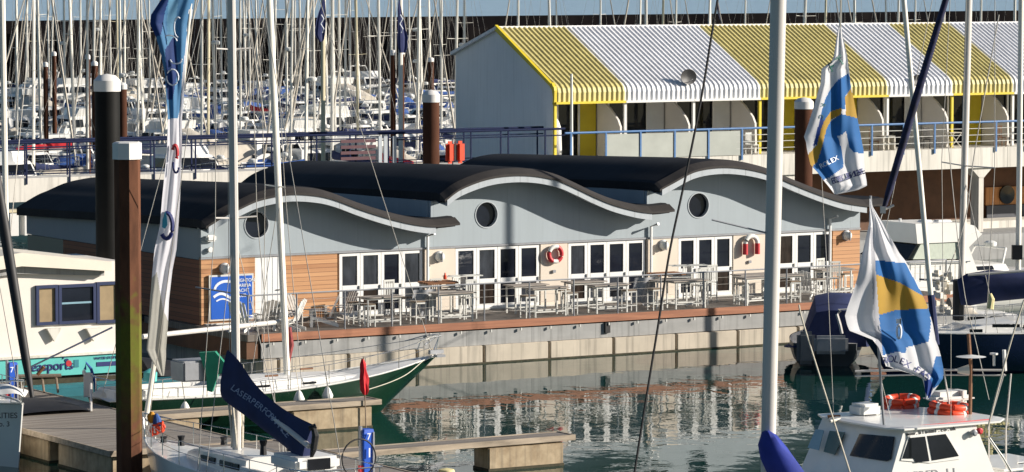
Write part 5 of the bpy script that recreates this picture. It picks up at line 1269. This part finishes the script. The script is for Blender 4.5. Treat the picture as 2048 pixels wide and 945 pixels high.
regU = [([(1697, 147), (1703, 165), (1702, 180), (1692, 190), (1690, 218), (1665, 226), (1649, 245), (1637, 290), (1630, 300), (1643, 225), (1650, 200), (1660, 180), (1676, 160)], cb_),
        ([(1682, 228), (1714, 236), (1723, 275), (1728, 308), (1708, 305), (1698, 295), (1692, 262), (1684, 270), (1675, 273), (1684, 300), (1687, 335), (1660, 355), (1645, 361), (1622, 335), (1640, 300), (1645, 280), (1652, 250)], cb_),
        ([(1702, 177), (1708, 200), (1715, 237), (1692, 231), (1690, 195)], co_),
        ([(1684, 216), (1682, 229), (1662, 240), (1652, 262), (1645, 292), (1634, 325), (1618, 340), (1614, 312), (1634, 290), (1641, 262), (1648, 243), (1662, 223)], co_),
        ([(1641, 235), (1648, 243), (1641, 262), (1634, 290), (1626, 292)], ck)]
UF = flagmesh('racing_flag', 'upper blue white and ochre flag hanging before the yellow roof', rowsU, regU, 82, cw, ph=.6, fold=.07, nf=1.9)
bu = bvh_of([c for c in COL.objects if c.parent == UF][0])
textpath('FASTNET RACE', [(1729, 341), (1700, 350), (1664, 362)], lambda u: 82, .19, M['ink'], UF, shift=.2, mirror=True, on=bu, off=.05)
textpath('FT', [(1655, 140), (1672, 130), (1690, 116)], lambda u: 82, .3, mat('dark_green_ink', (.01, .1, .08)), UF, shift=.1, on=bu, off=.05)
textpath('ROLEX', [(1640, 334), (1676, 316)], lambda u: 82, .15, M['whiteink'], UF, shift=.1, on=bu, off=.05)
textpath('RC', [(1648, 200), (1640, 245)], lambda u: 82, .14, mat('dark_green_ink2', (.01, .08, .1)), UF, shift=.1, on=bu)
rowsL = [(398, 1739, 1741), (415, 1739, 1746), (448, 1738, 1766), (507, 1725, 1799), (522, 1722, 1811), (559, 1714, 1830), (590, 1704, 1845), (615, 1695, 1856), (632, 1690, 1861), (650, 1694, 1866), (662, 1699, 1868), (672, 1725, 1870), (680, 1745, 1871), (695, 1757, 1877), (713, 1764, 1882), (733, 1772, 1886), (740, 1795, 1887), (748, 1822, 1887), (758, 1845, 1886), (776, 1849, 1873), (799, 1852, 1857)]
regL = [([(1748, 520), (1811, 527), (1846, 592), (1800, 566), (1750, 549)], cb_), ([(1751, 549), (1800, 566), (1846, 592), (1858, 617), (1790, 621), (1757, 631)], co_),
        ([(1757, 631), (1790, 621), (1859, 617), (1862, 650), (1857, 684), (1835, 690), (1813, 695), (1811, 707), (1795, 704), (1766, 711), (1758, 690)], cb_),
        ([(1872, 712), (1886, 712), (1890, 740), (1884, 765), (1868, 777), (1858, 767), (1866, 735)], cb_), ([(1848, 762), (1860, 758), (1866, 772), (1860, 800), (1850, 785)], ck),
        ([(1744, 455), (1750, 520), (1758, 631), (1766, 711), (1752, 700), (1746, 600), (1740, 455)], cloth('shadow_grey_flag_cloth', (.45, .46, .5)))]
LF = flagmesh('racing_flag', 'lower blue white and ochre flag hanging above the cabin boat', rowsL, regL, 80.5, cw, ph=2.1, fold=.085, nu=90, nf=2.0)
bl_ = bvh_of([c for c in COL.objects if c.parent == LF][0])
textpath('ROLEX FAS', [(1764, 723), (1790, 719), (1822, 733), (1860, 757)], lambda u: 80.5, .21, M['ink'], LF, shift=.1, on=bl_, off=.13)
mb = MB(Matrix.Identity(4))
for k in range(20):
    a0, a1 = 2 * math.pi * k / 20, 2 * math.pi * (k + 1) / 20
    mb.tube([W(1798 + 4 * math.cos(a0), 664 + 14 * math.sin(a0), 80.3), W(1798 + 4 * math.cos(a1), 664 + 14 * math.sin(a1), 80.3)], .028, 5)
mb.box(W(1797, 643, 80.24), (.1, .02, .1)); mb.box(W(1801, 643, 80.24), (.03, .02, .14)); mb.build('crest_mark', M['whiteink'], LF)
mb = MB(Matrix.Identity(4)); mb.tube([W(1741, 392, 80.9), W(1748, 560, 80.9), W(1764, 800, 80.9), W(1768, 850, 80.9)], .03, 7); mb.build('staff', M['dsteel'], LF)
# feather flag
rowsF = [(-60, 345, 398), (0, 322, 388), (30, 302, 384), (48, 300, 381), (75, 312, 376), (110, 322, 372), (150, 330, 370), (200, 333, 368), (240, 336, 364), (300, 334, 364), (340, 330, 362), (400, 324, 360), (450, 320, 357), (500, 309, 353), (540, 305, 345), (600, 300, 338), (650, 297, 336), (700, 293, 332), (715, 300, 332), (735, 312, 330), (752, 322, 328)]
fw_, fb_, fd_, fl_, fm_ = cloth('pale_grey_flag_cloth', (.80, .79, .84), tr=.5), cloth('steel_blue_flag_cloth', (.07, .22, .42)), cloth('deep_blue_flag_cloth', (.01, .04, .17)), cloth('light_blue_flag_cloth', (.13, .32, .5)), cloth('mesh_flag_cloth', (.45, .44, .39), tr=.5)
regF = [([(280, -80), (410, -80), (395, 60), (385, 120), (366, 190), (356, 236), (330, 240), (320, 120)], fb_), ([(290, 20), (330, -20), (340, -60), (355, -60), (330, 25), (322, 70), (310, 75), (296, 50)], fd_), ([(340, -20), (362, -40), (352, 40), (345, 100), (335, 90), (334, 40)], fl_), ([(330, 100), (350, 70), (356, 140), (345, 200), (335, 200)], fd_),
        ([(378, 20), (390, 20), (372, 160), (366, 235), (360, 236), (364, 160)], fw_), ([(300, 560), (314, 545), (326, 620), (340, 650), (340, 760), (280, 760), (280, 640)], fm_)]
FF = flagmesh('feather_flag', 'tall narrow blue and pale grey feather flag on a leaning pole at the left', rowsF, regF, 99, fw_, fold=.06, nf=1.6, nu=40, ph=1.0, yaw=0)
mb = MB(Matrix.Identity(4)); mb.tube([W(290, 850, 99.25), W(309, 721, 99.25), W(340, 440, 99.3), (W(363, 200, 99.3)), W(388, -60, 99.3)], [.07, .065, .05, .045, .04], 8); mb.build('pole', M['aluw'], FF, smooth=True)
mb = MB(Matrix.Identity(4))
def arc(cx_, cy_, rx, ry, t0, t1, r=.022, Y=98.89, n=14):
    mb.tube([W(cx_ + rx * math.cos(R(t0 + (t1 - t0) * k / n)), cy_ + ry * math.sin(R(t0 + (t1 - t0) * k / n)), Y) for k in range(n + 1)], r, 5)
arc(345, 155, 12, 16, -150, 190); arc(338, 85, 16, 14, 180, 350); arc(352, 118, 12, 10, 0, 170); arc(356, 55, 8, 20, 90, 300); mb.build('script_lettering', M['whiteink'], FF)
mb = MB(Matrix.Identity(4)); arc(333, 452, 12, 26, -100, 140, .06); mb.build('crescent_emblem', M['ink'], FF)
mb = MB(Matrix.Identity(4)); mb.prism([W(u, v, 98.72) for u, v in ((324, 455), (325, 440), (330, 424), (333, 432), (335, 450), (330, 458))], (0, .02, 0)); mb.build('teal_emblem', mat('teal_ink', (.03, .28, .4)), FF)
mb = MB(Matrix.Identity(4)); arc(350, 305, 5, 14, -160, 60, .05); mb.build('red_emblem', M['red'], FF)
mb = MB(Matrix.Identity(4)); arc(352, 330, 6, 16, 20, 200, .03); mb.build('blue_emblem', M['ink'], FF)
# navy flags on poles in the far marina
for (rows, pole, Y, lb) in (([(0, 645, 650), (10, 643, 651), (25, 637, 652), (45, 632, 652), (70, 630, 650), (80, 636, 648), (84, 640, 645)], (643, 268, 3), 166, 'small navy flag on the left slim pole beyond the walkway'),
                            ([(0, 797, 799), (20, 795, 803), (50, 796, 809), (75, 795, 816), (95, 796, 815), (106, 799, 811)], (801, 272, 0), 164, 'small navy flag on the right slim pole beyond the walkway')):
    nf_ = flagmesh('club_flag', lb, rows, [], Y, cloth('navy_flag_cloth', (.008, .018, .10), tr=.2), nu=16, step=3, fold=.08, nf=1.5)
    u0 = pole[0] + (3 if pole[0] < 700 else 0); mb = MB(Matrix.Identity(4)); mb.tube([W(u0, -40, Y + .25), W(u0 + .5, 360, Y + .25)], .10, 8); mb.build('pole', M['yalu'] if pole[0] < 700 else M['aluw'], nf_, smooth=True)
    mb = MB(Matrix.Identity(4)); uu = (rows[2][1] + rows[2][2]) / 2
    mb.tube([W(uu - 2, 30, Y - .3), W(uu + 3, 38, Y - .3), W(uu - 3, 48, Y - .3), W(uu + 3, 58, Y - .3), W(uu, 66, Y - .3)], .03, 5); mb.build('script_lettering', M['whiteink'], nf_)
# ---------------------------------------------------------------- right hand boats
NY, ne = yacht('sailing_yacht', 'large navy hulled yacht with white deck and navy boom cover at the right', L=13, B=4.0, F0=1.35, hullm='navyhull', mast_h=18, mast_x=.22, mr=.12, mastm='alu', loc=(W(1921, 640, 121).x + 2.86 * math.cos(R(20)), 121 + 2.86 * math.sin(R(20)), 0), rz=R(200), cabin=(-.2, .26, .6, .4), hood=None, furl=False, boom=False, spreaders=(.285, .6), detail=True, rig=.013, coverm=None, sheer=.05, lean=(-.35, 0), spread_w=1.0)
I4 = Matrix.Identity(4)
top = [(1915, 560), (1932, 548), (1980, 540), (2048, 545), (2120, 552)]; bot = [(1922, 610), (1940, 612), (1985, 604), (2048, 598), (2120, 596)]
rr = []
for (u0, v0), (u1, v1) in zip(top, bot):
    a = W(u0, v0, 120.4); b = W(u1, v1, 120.4); rr.append([(a + b) / 2 + (a - b) / 2 * math.cos(2 * math.pi * k / 12) + Vector((0, math.sin(2 * math.pi * k / 12) * .22, 0)) for k in range(12)])
mb = MB(I4); mb.loft(rr); mb.build('sail_cover', M['navycloth'], NY, smooth=True)
mb = MB(I4); mb.tube([W(1918, 560, 120.7), W(1917, 640, 120.8)], .2, 8); mb.build('mast_cover', M['black'], NY)
mb = MB(I4); mb.tube([W(1936, 550, 120), W(2050, 542, 120)], .05, 6); mb.build('boom', M['alu'], NY)
for u in (1952, 2012):
    mb = MB(I4); mb.box(W(u, 662 if u < 2000 else 652, 119.2), (.42 if u < 2000 else .9, .1, .1)); mb.build('cabin_window', M['darkglass'], NY)
q = W(1980, 618, 119); mb = MB(I4); mb.tube([q, q + Vector((.05, 0, .32)), q + Vector((0, 0, .5))], [.12, .1, .05], 8); mb.build('winch_cover', M['yel'], NY)
def mastthing(label, u0, v0, u1, v1, Y, r, m, sp=()):
    t = thing('mast', label, 'mast', tuple(W(u0, v0, Y)), 0)
    mb = MB(I4); mb.tube([W(u0, v0, Y), W(u1, v1, Y)], [r, r * .95], 10); mb.build('mast_tube', m, t, smooth=True)
    for (u, v, w) in sp: mb = MB(I4); mb.tube([W(u - w, v - 2, Y), W(u, v + 2, Y), W(u + w, v - 2, Y)], .03, 5); mb.build('spreader', m, t)
    return t
mm = mastthing('leaning pale mast with black lower sleeve left of the silver one at the right', 1866, 640, 1803, -50, 112, .085, M['aluw'])
mb = MB(I4); mb.tube([W(1872, 690, 112), W(1862, 590, 112)], .11, 8); mb.build('sleeve', M['navycloth'], mm)
mastthing('pale mast at the extreme right edge', 2036, 560, 2043, -50, 128, .1, M['aluw'])
mb = MB(); mb.box(W(2034, 505, 127.8), (.35, .3, .5)); mb.build('winch_block', M['black'], label='dark fitting at the foot of the mast on the right edge', cat='fitting')
# white flybridge cruiser behind
WB = 1.3
def wq(u, v, b=WB): return FLp(u, v, b)
kk = FRM.inverted() @ wq(1880, 600); WCm = P(kk.x + .6, WB + 1.75, 0)
WC, we = motorboat('motor_cruiser', 'white motor cruiser with blue grey shaded hardtop below the flats', L=10.5, B=3.6, F0=1.5, loc=tuple(WCm), rz=TH + R(180), ch=.4, cab=(-.3, .3))
def wbox(u0, v0, u1, v1, m, name, d=3.3, b=WB, par=None):
    a0, z1 = FL(u0, v0, b); a1, z0 = FL(u1, v1, b); mb = MB(FRM); mb.span((a0, b, z0), (a1, b + d, z1), bev=.04); return mb.build(name, m, par or WC)
def wpoly(pts, m, name, d, b=WB, par=None):
    mb = MB(FRM); mb.prism([(FL(u, v, b)[0], b, FL(u, v, b)[1]) for u, v in pts], (0, d, 0)); return mb.build(name, m, par or WC)
wpoly([(1822, 522), (1924, 521), (1950, 545), (1955, 640), (1800, 640), (1795, 560)], M['gel'], 'superstructure', 3.3)
wpoly([(1831, 448), (1925, 446), (1950, 452), (1960, 466), (1945, 480), (1920, 484), (1835, 488)], M['gel'], 'hardtop', 2.3)
wpoly([(1826, 519), (1842, 488), (1918, 485), (1922, 518)], mat('pale_green_curtain', (.45, .5, .42), .6, .15, 6, stretch=(6, 1, 1)), 'side_window', 3.2, WB + .06)
wpoly([(1918, 478), (1955, 463), (1965, 468), (1938, 495), (1956, 545), (1934, 552), (1922, 520)], M['gel'], 'arch', .35, WB - .03)
wpoly([(1926, 545), (1946, 540), (1956, 600), (1940, 612)], M['gel'], 'arch_leg', .3, WB - .02)
mb = MB(FRM); a0, z0 = FL(1822, 520, WB); a1, z1 = FL(1842, 489, WB)
mb.prism([(a0 - .1, WB + .1, z0), (a0 - .1, WB + 3.2, z0), (a1 - .12, WB + 2.3, z1), (a1 - .12, WB + .1, z1)], (.06, 0, 0)); mb.build('windscreen', M['darkglass'], WC)
mb = MB(FRM)
for k in range(8):
    a, z = FL(1790 + 20 * k, 560, WB - .1); mb.tube([(a, WB - .1, z), (a, WB - .1, z + .62)], .018, 5)
a, z = FL(1785, 560, WB - .1); a1, _ = FL(1940, 560, WB - .1); mb.tube([(a, WB - .1, z + .62), (a1, WB - .1, z + .55)], .022, 5); mb.build('side_rail', M['steel'], WC)
mb = MB(FRM)
for u, w in ((1850, .5), (1885, .7)):
    a, z = FL(u, 444, WB + 1); mb.box((a, WB + 1, z), (w, .4, .16), bev=.05)
a, z = FL(1800, 450, WB + 2); mb.tube([(a, WB + 2, z - .1), (a, WB + 2, z + .25)], .05, 6); mb.build('roof_fittings', M['white'], WC)
# cluttered white sailing boat between cruiser and flag
SB, se = yacht('sailing_yacht', 'white yacht with cluttered stern between the lower flag and the navy yacht', L=6, B=2.4, F0=1.2, mast_h=10, loc=(W(1962, 640, 125).x, 125.5, 0), rz=R(6), boom=None, hood='creamcloth', furl=False, coverm=None, detail=True)
for k in range(14):
    pass
mb = MB(I4); rn = random.Random(3)
for k in range(26):
    u, v = rn.uniform(1862, 1905), rn.uniform(545, 625); mb.box(W(u, v, 124 + rn.uniform(-.6, .6)), (rn.uniform(.08, .3), .2, rn.uniform(.06, .3)), rz=rn.uniform(-1, 1), bev=.02)
mb.build('deck_gear', M['gel2'], SB)
# navy tented boat by the quay
TBt = thing('tented_boat', 'small grey boat under a navy cockpit tent beside the quay', 'covered boat', (W(1655, 720, 124).x, 124.6, 0), R(84))
rings, edge = hull_rings(4.8, 2.5, .8, .2, .6, .85)
mb = MB(); mb.loft(rings, True, True, closed=False); mb.build('hull', mat('grey_hull', (.10, .11, .12), .35, .1), TBt, smooth=True)
mb = MB(); mb.loft([[(x, hb * .985, z - .01), (x, 0, z + .04), (x, -hb * .985, z - .01)] for x, hb, z in edge], False, False, closed=False); mb.build('deck', M['gel'], TBt)
ten = []
for u0, u1, v0, v1, Y in ((1604, 1612, 700, 712, 126.2), (1612, 1690, 598, 700, 125.4), (1622, 1712, 590, 695, 124.4), (1632, 1740, 592, 690, 123.4), (1655, 1752, 620, 690, 122.6)):
    pass
mb = MB(I4); rr = []
for Y, s, h in ((126.5, .72, .9), (126, .95, 1.0), (124.5, 1, 1.03), (123.2, 1.0, 1.0), (122.3, .9, .72)):
    o = [(1568, 692), (1590, 684), (1606, 662), (1618, 625), (1630, 594), (1660, 588), (1705, 590), (1728, 610), (1738, 650), (1742, 690)]
    rr.append([W(1655 + (u - 1655) * s, 690 + (v - 690) * h + (124.5 - Y) * 2, Y) for u, v in o])
mb.loft(rr); mb.build('cockpit_tent', M['navycloth'], TBt, smooth=True)
mb = MB(I4); mb.box(W(1612, 696, 122.2), (.62, .3, 1.1), bev=.12); mb.build('outboard_cowl', mat('grey_outboard', (.13, .14, .15), .5), TBt, smooth=True)
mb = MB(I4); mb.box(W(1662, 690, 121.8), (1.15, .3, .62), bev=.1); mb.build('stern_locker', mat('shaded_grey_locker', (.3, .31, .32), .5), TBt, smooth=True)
mb = MB(I4); mb.tube([W(1680, 622, 121.6), W(1674, 630, 121.6), W(1680, 650, 121.6), W(1684, 668, 121.6)], .06, 6); mb.tube([W(1676, 620, 121.6), W(1694, 619, 121.6)], .03, 6); mb.build('stern_bracket', M['alu'], TBt)
# ---------------------------------------------------------------- cabin boat, foreground right
CBc = W(1808, 862, 84.0)
CI = Matrix.Translation(Vector((CBc.x, CBc.y, 0))) @ Matrix.Rotation(TH, 4, 'Z')
ci = CI.inverted()
CB = thing('cabin_boat', 'white fishing boat at the bottom right with orange lifebuoys on its cabin roof', 'fishing boat', (CBc.x, CBc.y, 0), TH)
def cl(u, v, b):                                                  # plane y = b in the boat frame
    d = ci.to_3x3() @ ray(u, v); o = ci @ Vector((0, 0, H)); t_ = (b - o.y) / d.y; return o + d * t_
def cx_(u, v, x):
    d = ci.to_3x3() @ ray(u, v); o = ci @ Vector((0, 0, H)); t_ = (x - o.x) / d.x; return o + d * t_
def cz_(u, v, z):
    d = ci.to_3x3() @ ray(u, v); o = ci @ Vector((0, 0, H)); t_ = (z - o.z) / d.z; return o + d * t_
RZ = CBc.z
cr_ = cl(2025, 838, 0).x
wfl = cz_(1640, 848, RZ)
Wd = 3.0
rings, edge = hull_rings(8.6, 3.8, 1.15, .4, 1.2, .92, plumb=True)
mb = MB(CI); cc = Matrix.Translation((1.4, 1.72, 0)) @ Matrix.Rotation(R(180), 4, 'Z')
mb.loft([[cc @ p for p in r_] for r_ in rings], True, True, closed=False); mb.build('hull', M['gel'], CB, smooth=True)
mb = MB(CI); mb.loft([[cc @ Vector(p) for p in ((x, hb * .985, z - .01), (x, 0, z + .04), (x, -hb * .985, z - .01))] for x, hb, z in edge], False, False, closed=False); mb.build('deck', M['gel'], CB)
# cabin: body tapers upwards; the three front windows are raked
zs = 1.0
b0_ = [(-.62, .0, zs), (3.0, -.02, zs), (3.0, Wd + .02, zs), (-.62, Wd, zs)]
fm = .9
body_b = [(-.62, -.03, zs), (-.75, 1.7, zs), (-.62, 3.5, zs), (2.9, 3.5, zs), (2.9, -.03, zs)]
body_t = [(.0, .0, RZ + .02), (-.1, 1.6, RZ + .03), (0, 3.15, RZ + .02), (2.1, 3.15, RZ + .02), (2.1, 0, RZ + .02)]
mb = MB(CI); mb.loft([body_b, body_t]); cab = mb.build('cabin', M['gel'], CB)
roofp = [(-.08, -.12), (-.32, .3), (-.38, 1.6), (-.32, 2.8), (-.08, 3.27), (2.75, 3.1), (cr_, 2.6), (cr_, .3), (2.75, -.1)]
mb = MB(CI); mb.loft([[(x, y, RZ + .02) for x, y in roofp], [(x, y, RZ + .06) for x, y in roofp], [(x * .93 + .12, y * .86 + .2, RZ + .09) for x, y in roofp]]); mb.build('cabin_roof', M['gel'], CB)
mb = MB(CI); mb.tube([(.1, .12, RZ + .07), (1.2, .06, RZ + .08), (2.6, .08, RZ + .09)], .018, 6); mb.build('roof_rail', M['red'], CB)
def sidequad(pts, m, name, y=-.0, th=-.03, par=None):
    mb = MB(CI); vs = []
    for u, v in pts:
        p = cl(u, v, 0.0); f = (RZ + .02 - p.z) / (RZ + .02 - zs); vs.append((p.x, -.03 * f - .012, p.z))
    mb.prism(vs, (0, th, 0)); return mb.build(name, m, par or cab)
f = sidequad([(1800, 921), (1815, 873), (1891, 866), (1919, 913), (1919, 918), (1858, 926)], M['gel'], 'side_window', th=-.015)
mb = MB(CI)
def frontpt(u, v):
    # plane through the raked front of the cabin
    a, b, c = [Vector(p) for p in ((-.62, -.03, zs), (0, 0, RZ + .02), (-.1, 1.6, RZ + .03))]
    n = (b - a).cross(c - a); d = ci.to_3x3() @ ray(u, v); o = ci @ Vector((0, 0, H)); t_ = (a - o).dot(n) / d.dot(n); return o + d * t_ - n.normalized() * .0, n.normalized()
sidequad([(1803, 917), (1817, 876), (1848, 873), (1856, 922), (1829, 925), (1825, 917)], M['darkglass'], 'pane', th=-.03, par=f)
sidequad([(1853, 872), (1889, 868), (1915, 912), (1862, 921)], M['darkglass'], 'pane', th=-.03, par=f)
for pts, m in (([(1702, 913), (1722, 869), (1791, 875), (1784, 920), (1775, 924)], M['darkglass']), ([(1650, 905), (1662, 863), (1692, 866), (1672, 911)], mat('green_grey_glass', (.06, .12, .11), .08)), ([(1618, 897), (1634, 860), (1650, 862), (1640, 902)], M['bluegl'])):
    vs = []
    for u, v in pts:
        p, nn = frontpt(u, v); vs.append(p)
    sgn = -1 if nn.x > 0 else 1
    mb = MB(CI); mb.prism([p + nn * sgn * .03 for p in vs], nn * sgn * .02); mb.build('front_window', m, cab)
textpath('www.blueml.co.uk', [(1812, 869), (1862, 863), (1913, 857)], lambda u: 84 + (u - 1808) * .0070, .12, M['blackink'], CB, shift=.1, on=bvh_of(cab))
textpath('ALFRED II', [(1800, 953), (1850, 949), (1915, 943)], lambda u: 84 + (u - 1808) * .0070, .22, M['dsteel'], CB, shift=.1, on=bvh_of(cab))
for u, v, m in ((1946, 866, 'yel'), (1957, 862, 'teak')):
    p = cl(u, v, -.06); mb = MB(CI); mb.lathe(p, [(.075, 0), (.075, -.08), (.04, -.1)], 14, 'Y'); mb.build('side_light', M['red'] if u > 1950 else M['dsteel'], cab)
mb = MB(CI); p = cl(1972, 868, -.06); q = cl(2030, 980, -.3); mb.tube([cl(1990, 858, 0), cl(1978, 876, 0), cl(2005, 915, 0), cl(2028, 955, 0)], .035, 8); mb.build('grab_rail', M['steel'], CB)
mb = MB(CI); mb.tube([(3.3, -.1, 1.7), (5.5, -.1, 1.72)], .03, 6); mb.tube([(3.3, -.1, 1.45), (5.5, -.1, 1.47)], .02, 6)
for x in (3.5, 4.3, 5.1): mb.tube([(x, -.1, 1.1), (x, -.1, 1.72)], .025, 6)
mb.build('side_rail', M['steel'], CB)
mb = MB(CI); mb.span((3.2, .3, 1.16), (5.2, 2.6, 1.5), bev=.05); mb.build('engine_box', M['gel'], CB)
mb = MB(CI); mb.span((3.6, .28, 1.3), (5.0, .295, 1.42)); mb.build('blue_patch', M['bluegl'], CB)
# gear on the cabin roof
def onroof(u, v, h): return CI @ cz_(u, v, RZ + h)
def lring(u, v, lb, tilt, R0=.38):
    q = onroof(u, v, .12); t = thing('lifebuoy', lb, 'lifebuoy', tuple(q), TH)
    for lv in range(2):
        for k in range(8):
            mb = MB(); mb.torus((lv * .06, 0, lv * .14), R0, .085, 'Z', 5, R(45 * k + 3), R(45 * k + (41 if k % 2 == 0 else 48)))
            mb.build('ring_segment', M['orange'], t, smooth=True)
        for k in range(0, 8, 2):
            mb = MB(); mb.torus((lv * .06, 0, lv * .14), R0, .092, 'Z', 2, R(45 * k - 6), R(45 * k + 5)); mb.build('white_band', M['fender'], t, smooth=True)
    t.rotation_euler = (tilt[0], tilt[1], TH + .3); return t
lring(1800, 812, 'left pair of orange lifebuoys stacked on the cabin roof', (.0, -.08))
lring(1896, 824, 'right pair of orange lifebuoys stacked on the cabin roof', (.05, .05), .42)
q = onroof(1913, 808, .25); t = thing('liferaft_canister', 'large white liferaft canister at the rear of the cabin roof', 'liferaft', tuple(q), TH)
mb = MB(); mb.box((0, .3, .12), (1.05, .6, .34), bev=.12); mb.build('canister', M['fender'], t, smooth=True)
mb = MB(); mb.box((0, .3, .11), (1.08, .63, .03)); mb.box((.2, .3, .12), (.05, .63, .36)); mb.build('strap', M['alu'], t)
mb = MB(); mb.box((.3, .3, -.15), (.4, .5, .22), bev=.02); mb.build('cradle', M['white'], t)
q = onroof(1735, 829, .1); t = thing('storage_box', 'white moulded box at the front of the cabin roof', 'box', tuple(q), TH)
mb = MB(); mb.box((0, .1, .1), (.62, .55, .32), bev=.07); mb.build('box_body', M['fender'], t, smooth=True)
mb = MB(); mb.box((-.05, -.185, -.02), (.3, .03, .07)); mb.build('vent', M['black'], t)
q = onroof(1690, 842, .05); t = thing('boat_hook', 'varnished pole laid on the front of the cabin roof', 'boat hook', tuple(q), 0)
mb = MB(I4); mb.tube([onroof(1660, 843, .06), onroof(1712, 832, .06)], .035, 6); mb.build('shaft', M['gel2'], t)
mb = MB(I4); mb.box(onroof(1668, 834, .08), (.3, .12, .08)); mb.build('head', M['teak'], t)
# gantry
GT = thing('stern_gantry', 'stainless gantry with double crossbar behind the lower flag', 'gantry', (W(1990, 900, 86.5).x, 86.5, 0), 0)
for v, r in ((740, .028), (750, .02)):
    mb = MB(I4); mb.tube([W(1710, v + 3, 86.5), W(1830, v, 86.5), W(2012, v + 1, 86.5)], r, 7); mb.build('crossbar', M['alu'], GT)
for u0, v0, u1, v1 in ((2008, 748, 1978, 850), (2022, 748, 2012, 860), (1888, 742, 1905, 850)):
    mb = MB(I4); mb.tube([W(u0, v0, 86.5), W(u1, v1, 86.5), W(u1, 1010, 86.5)], .022, 6); mb.build('strut', M['alu'], GT)
mb = MB(I4); mb.tube([W(1937, 668, 86.4), W(1942, 735, 86.4), W(1940, 840, 86.4)], .045, 7); mb.build('brown_staff', M['teak'], GT)
mb = MB(I4); mb.lathe(W(1942, 714, 86.1), [(.02, -.03), (.36, 0), (.02, .05)], 16); mb.build('white_disc', M['white'], GT)
mb = MB(I4); mb.tube([W(1915, 742, 86), W(1938, 740, 86)], [.06, .13], 8); mb.build('lamp', M['gel2'], GT)
mb = MB(I4); mb.tube([W(1988, 710, 86.4), W(1988, 732, 86.4)], .035, 6); mb.lathe(W(1988, 708, 86.4), [(.1, -.02), (.1, .02)], 10); mb.tube([W(2008, 700, 86.4), W(2010, 742, 86.4)], .05, 6); mb.build('aerial', M['white'], GT)
for k, u in enumerate((1656, 1706, 1782, 1902)):
    if k < 2: continue
    mb = MB(); mb.tube([W(u - (22 if k < 3 else 0), 620 if k != 2 else 750, 85), W(u, 840, 85)], .005, 4); mb.build('stay_wire', M['wire'], label=['fine wire left of the lower flag', 'fine wire under the tented boat', 'fine wire below the lower flag tip', 'fine wire in front of the liferaft'][k], cat='rope')
# ---------------------------------------------------------------- single labels: number nothing, keep only first of true look-alikes
# give repeated labels an order from the left as the camera sees it
bl = {}
for o in COL.objects:
    if not o.parent and 'label' in o and o.get('group', '').startswith(('yachts moored', 'motor cruisers')): bl.setdefault(o['label'], []).append(o)
ordn = ['first', 'second', 'third', 'fourth', 'fifth', 'sixth', 'seventh', 'eighth', 'ninth']
for k_, v_ in bl.items():
    if len(v_) > 1:
        v_.sort(key=lambda o: o.location.x / o.location.y)
        for i, o in enumerate(v_): o['label'] = k_ + ', %s from left' % ordn[min(i, 8)]
bpy.context.view_layer.update()
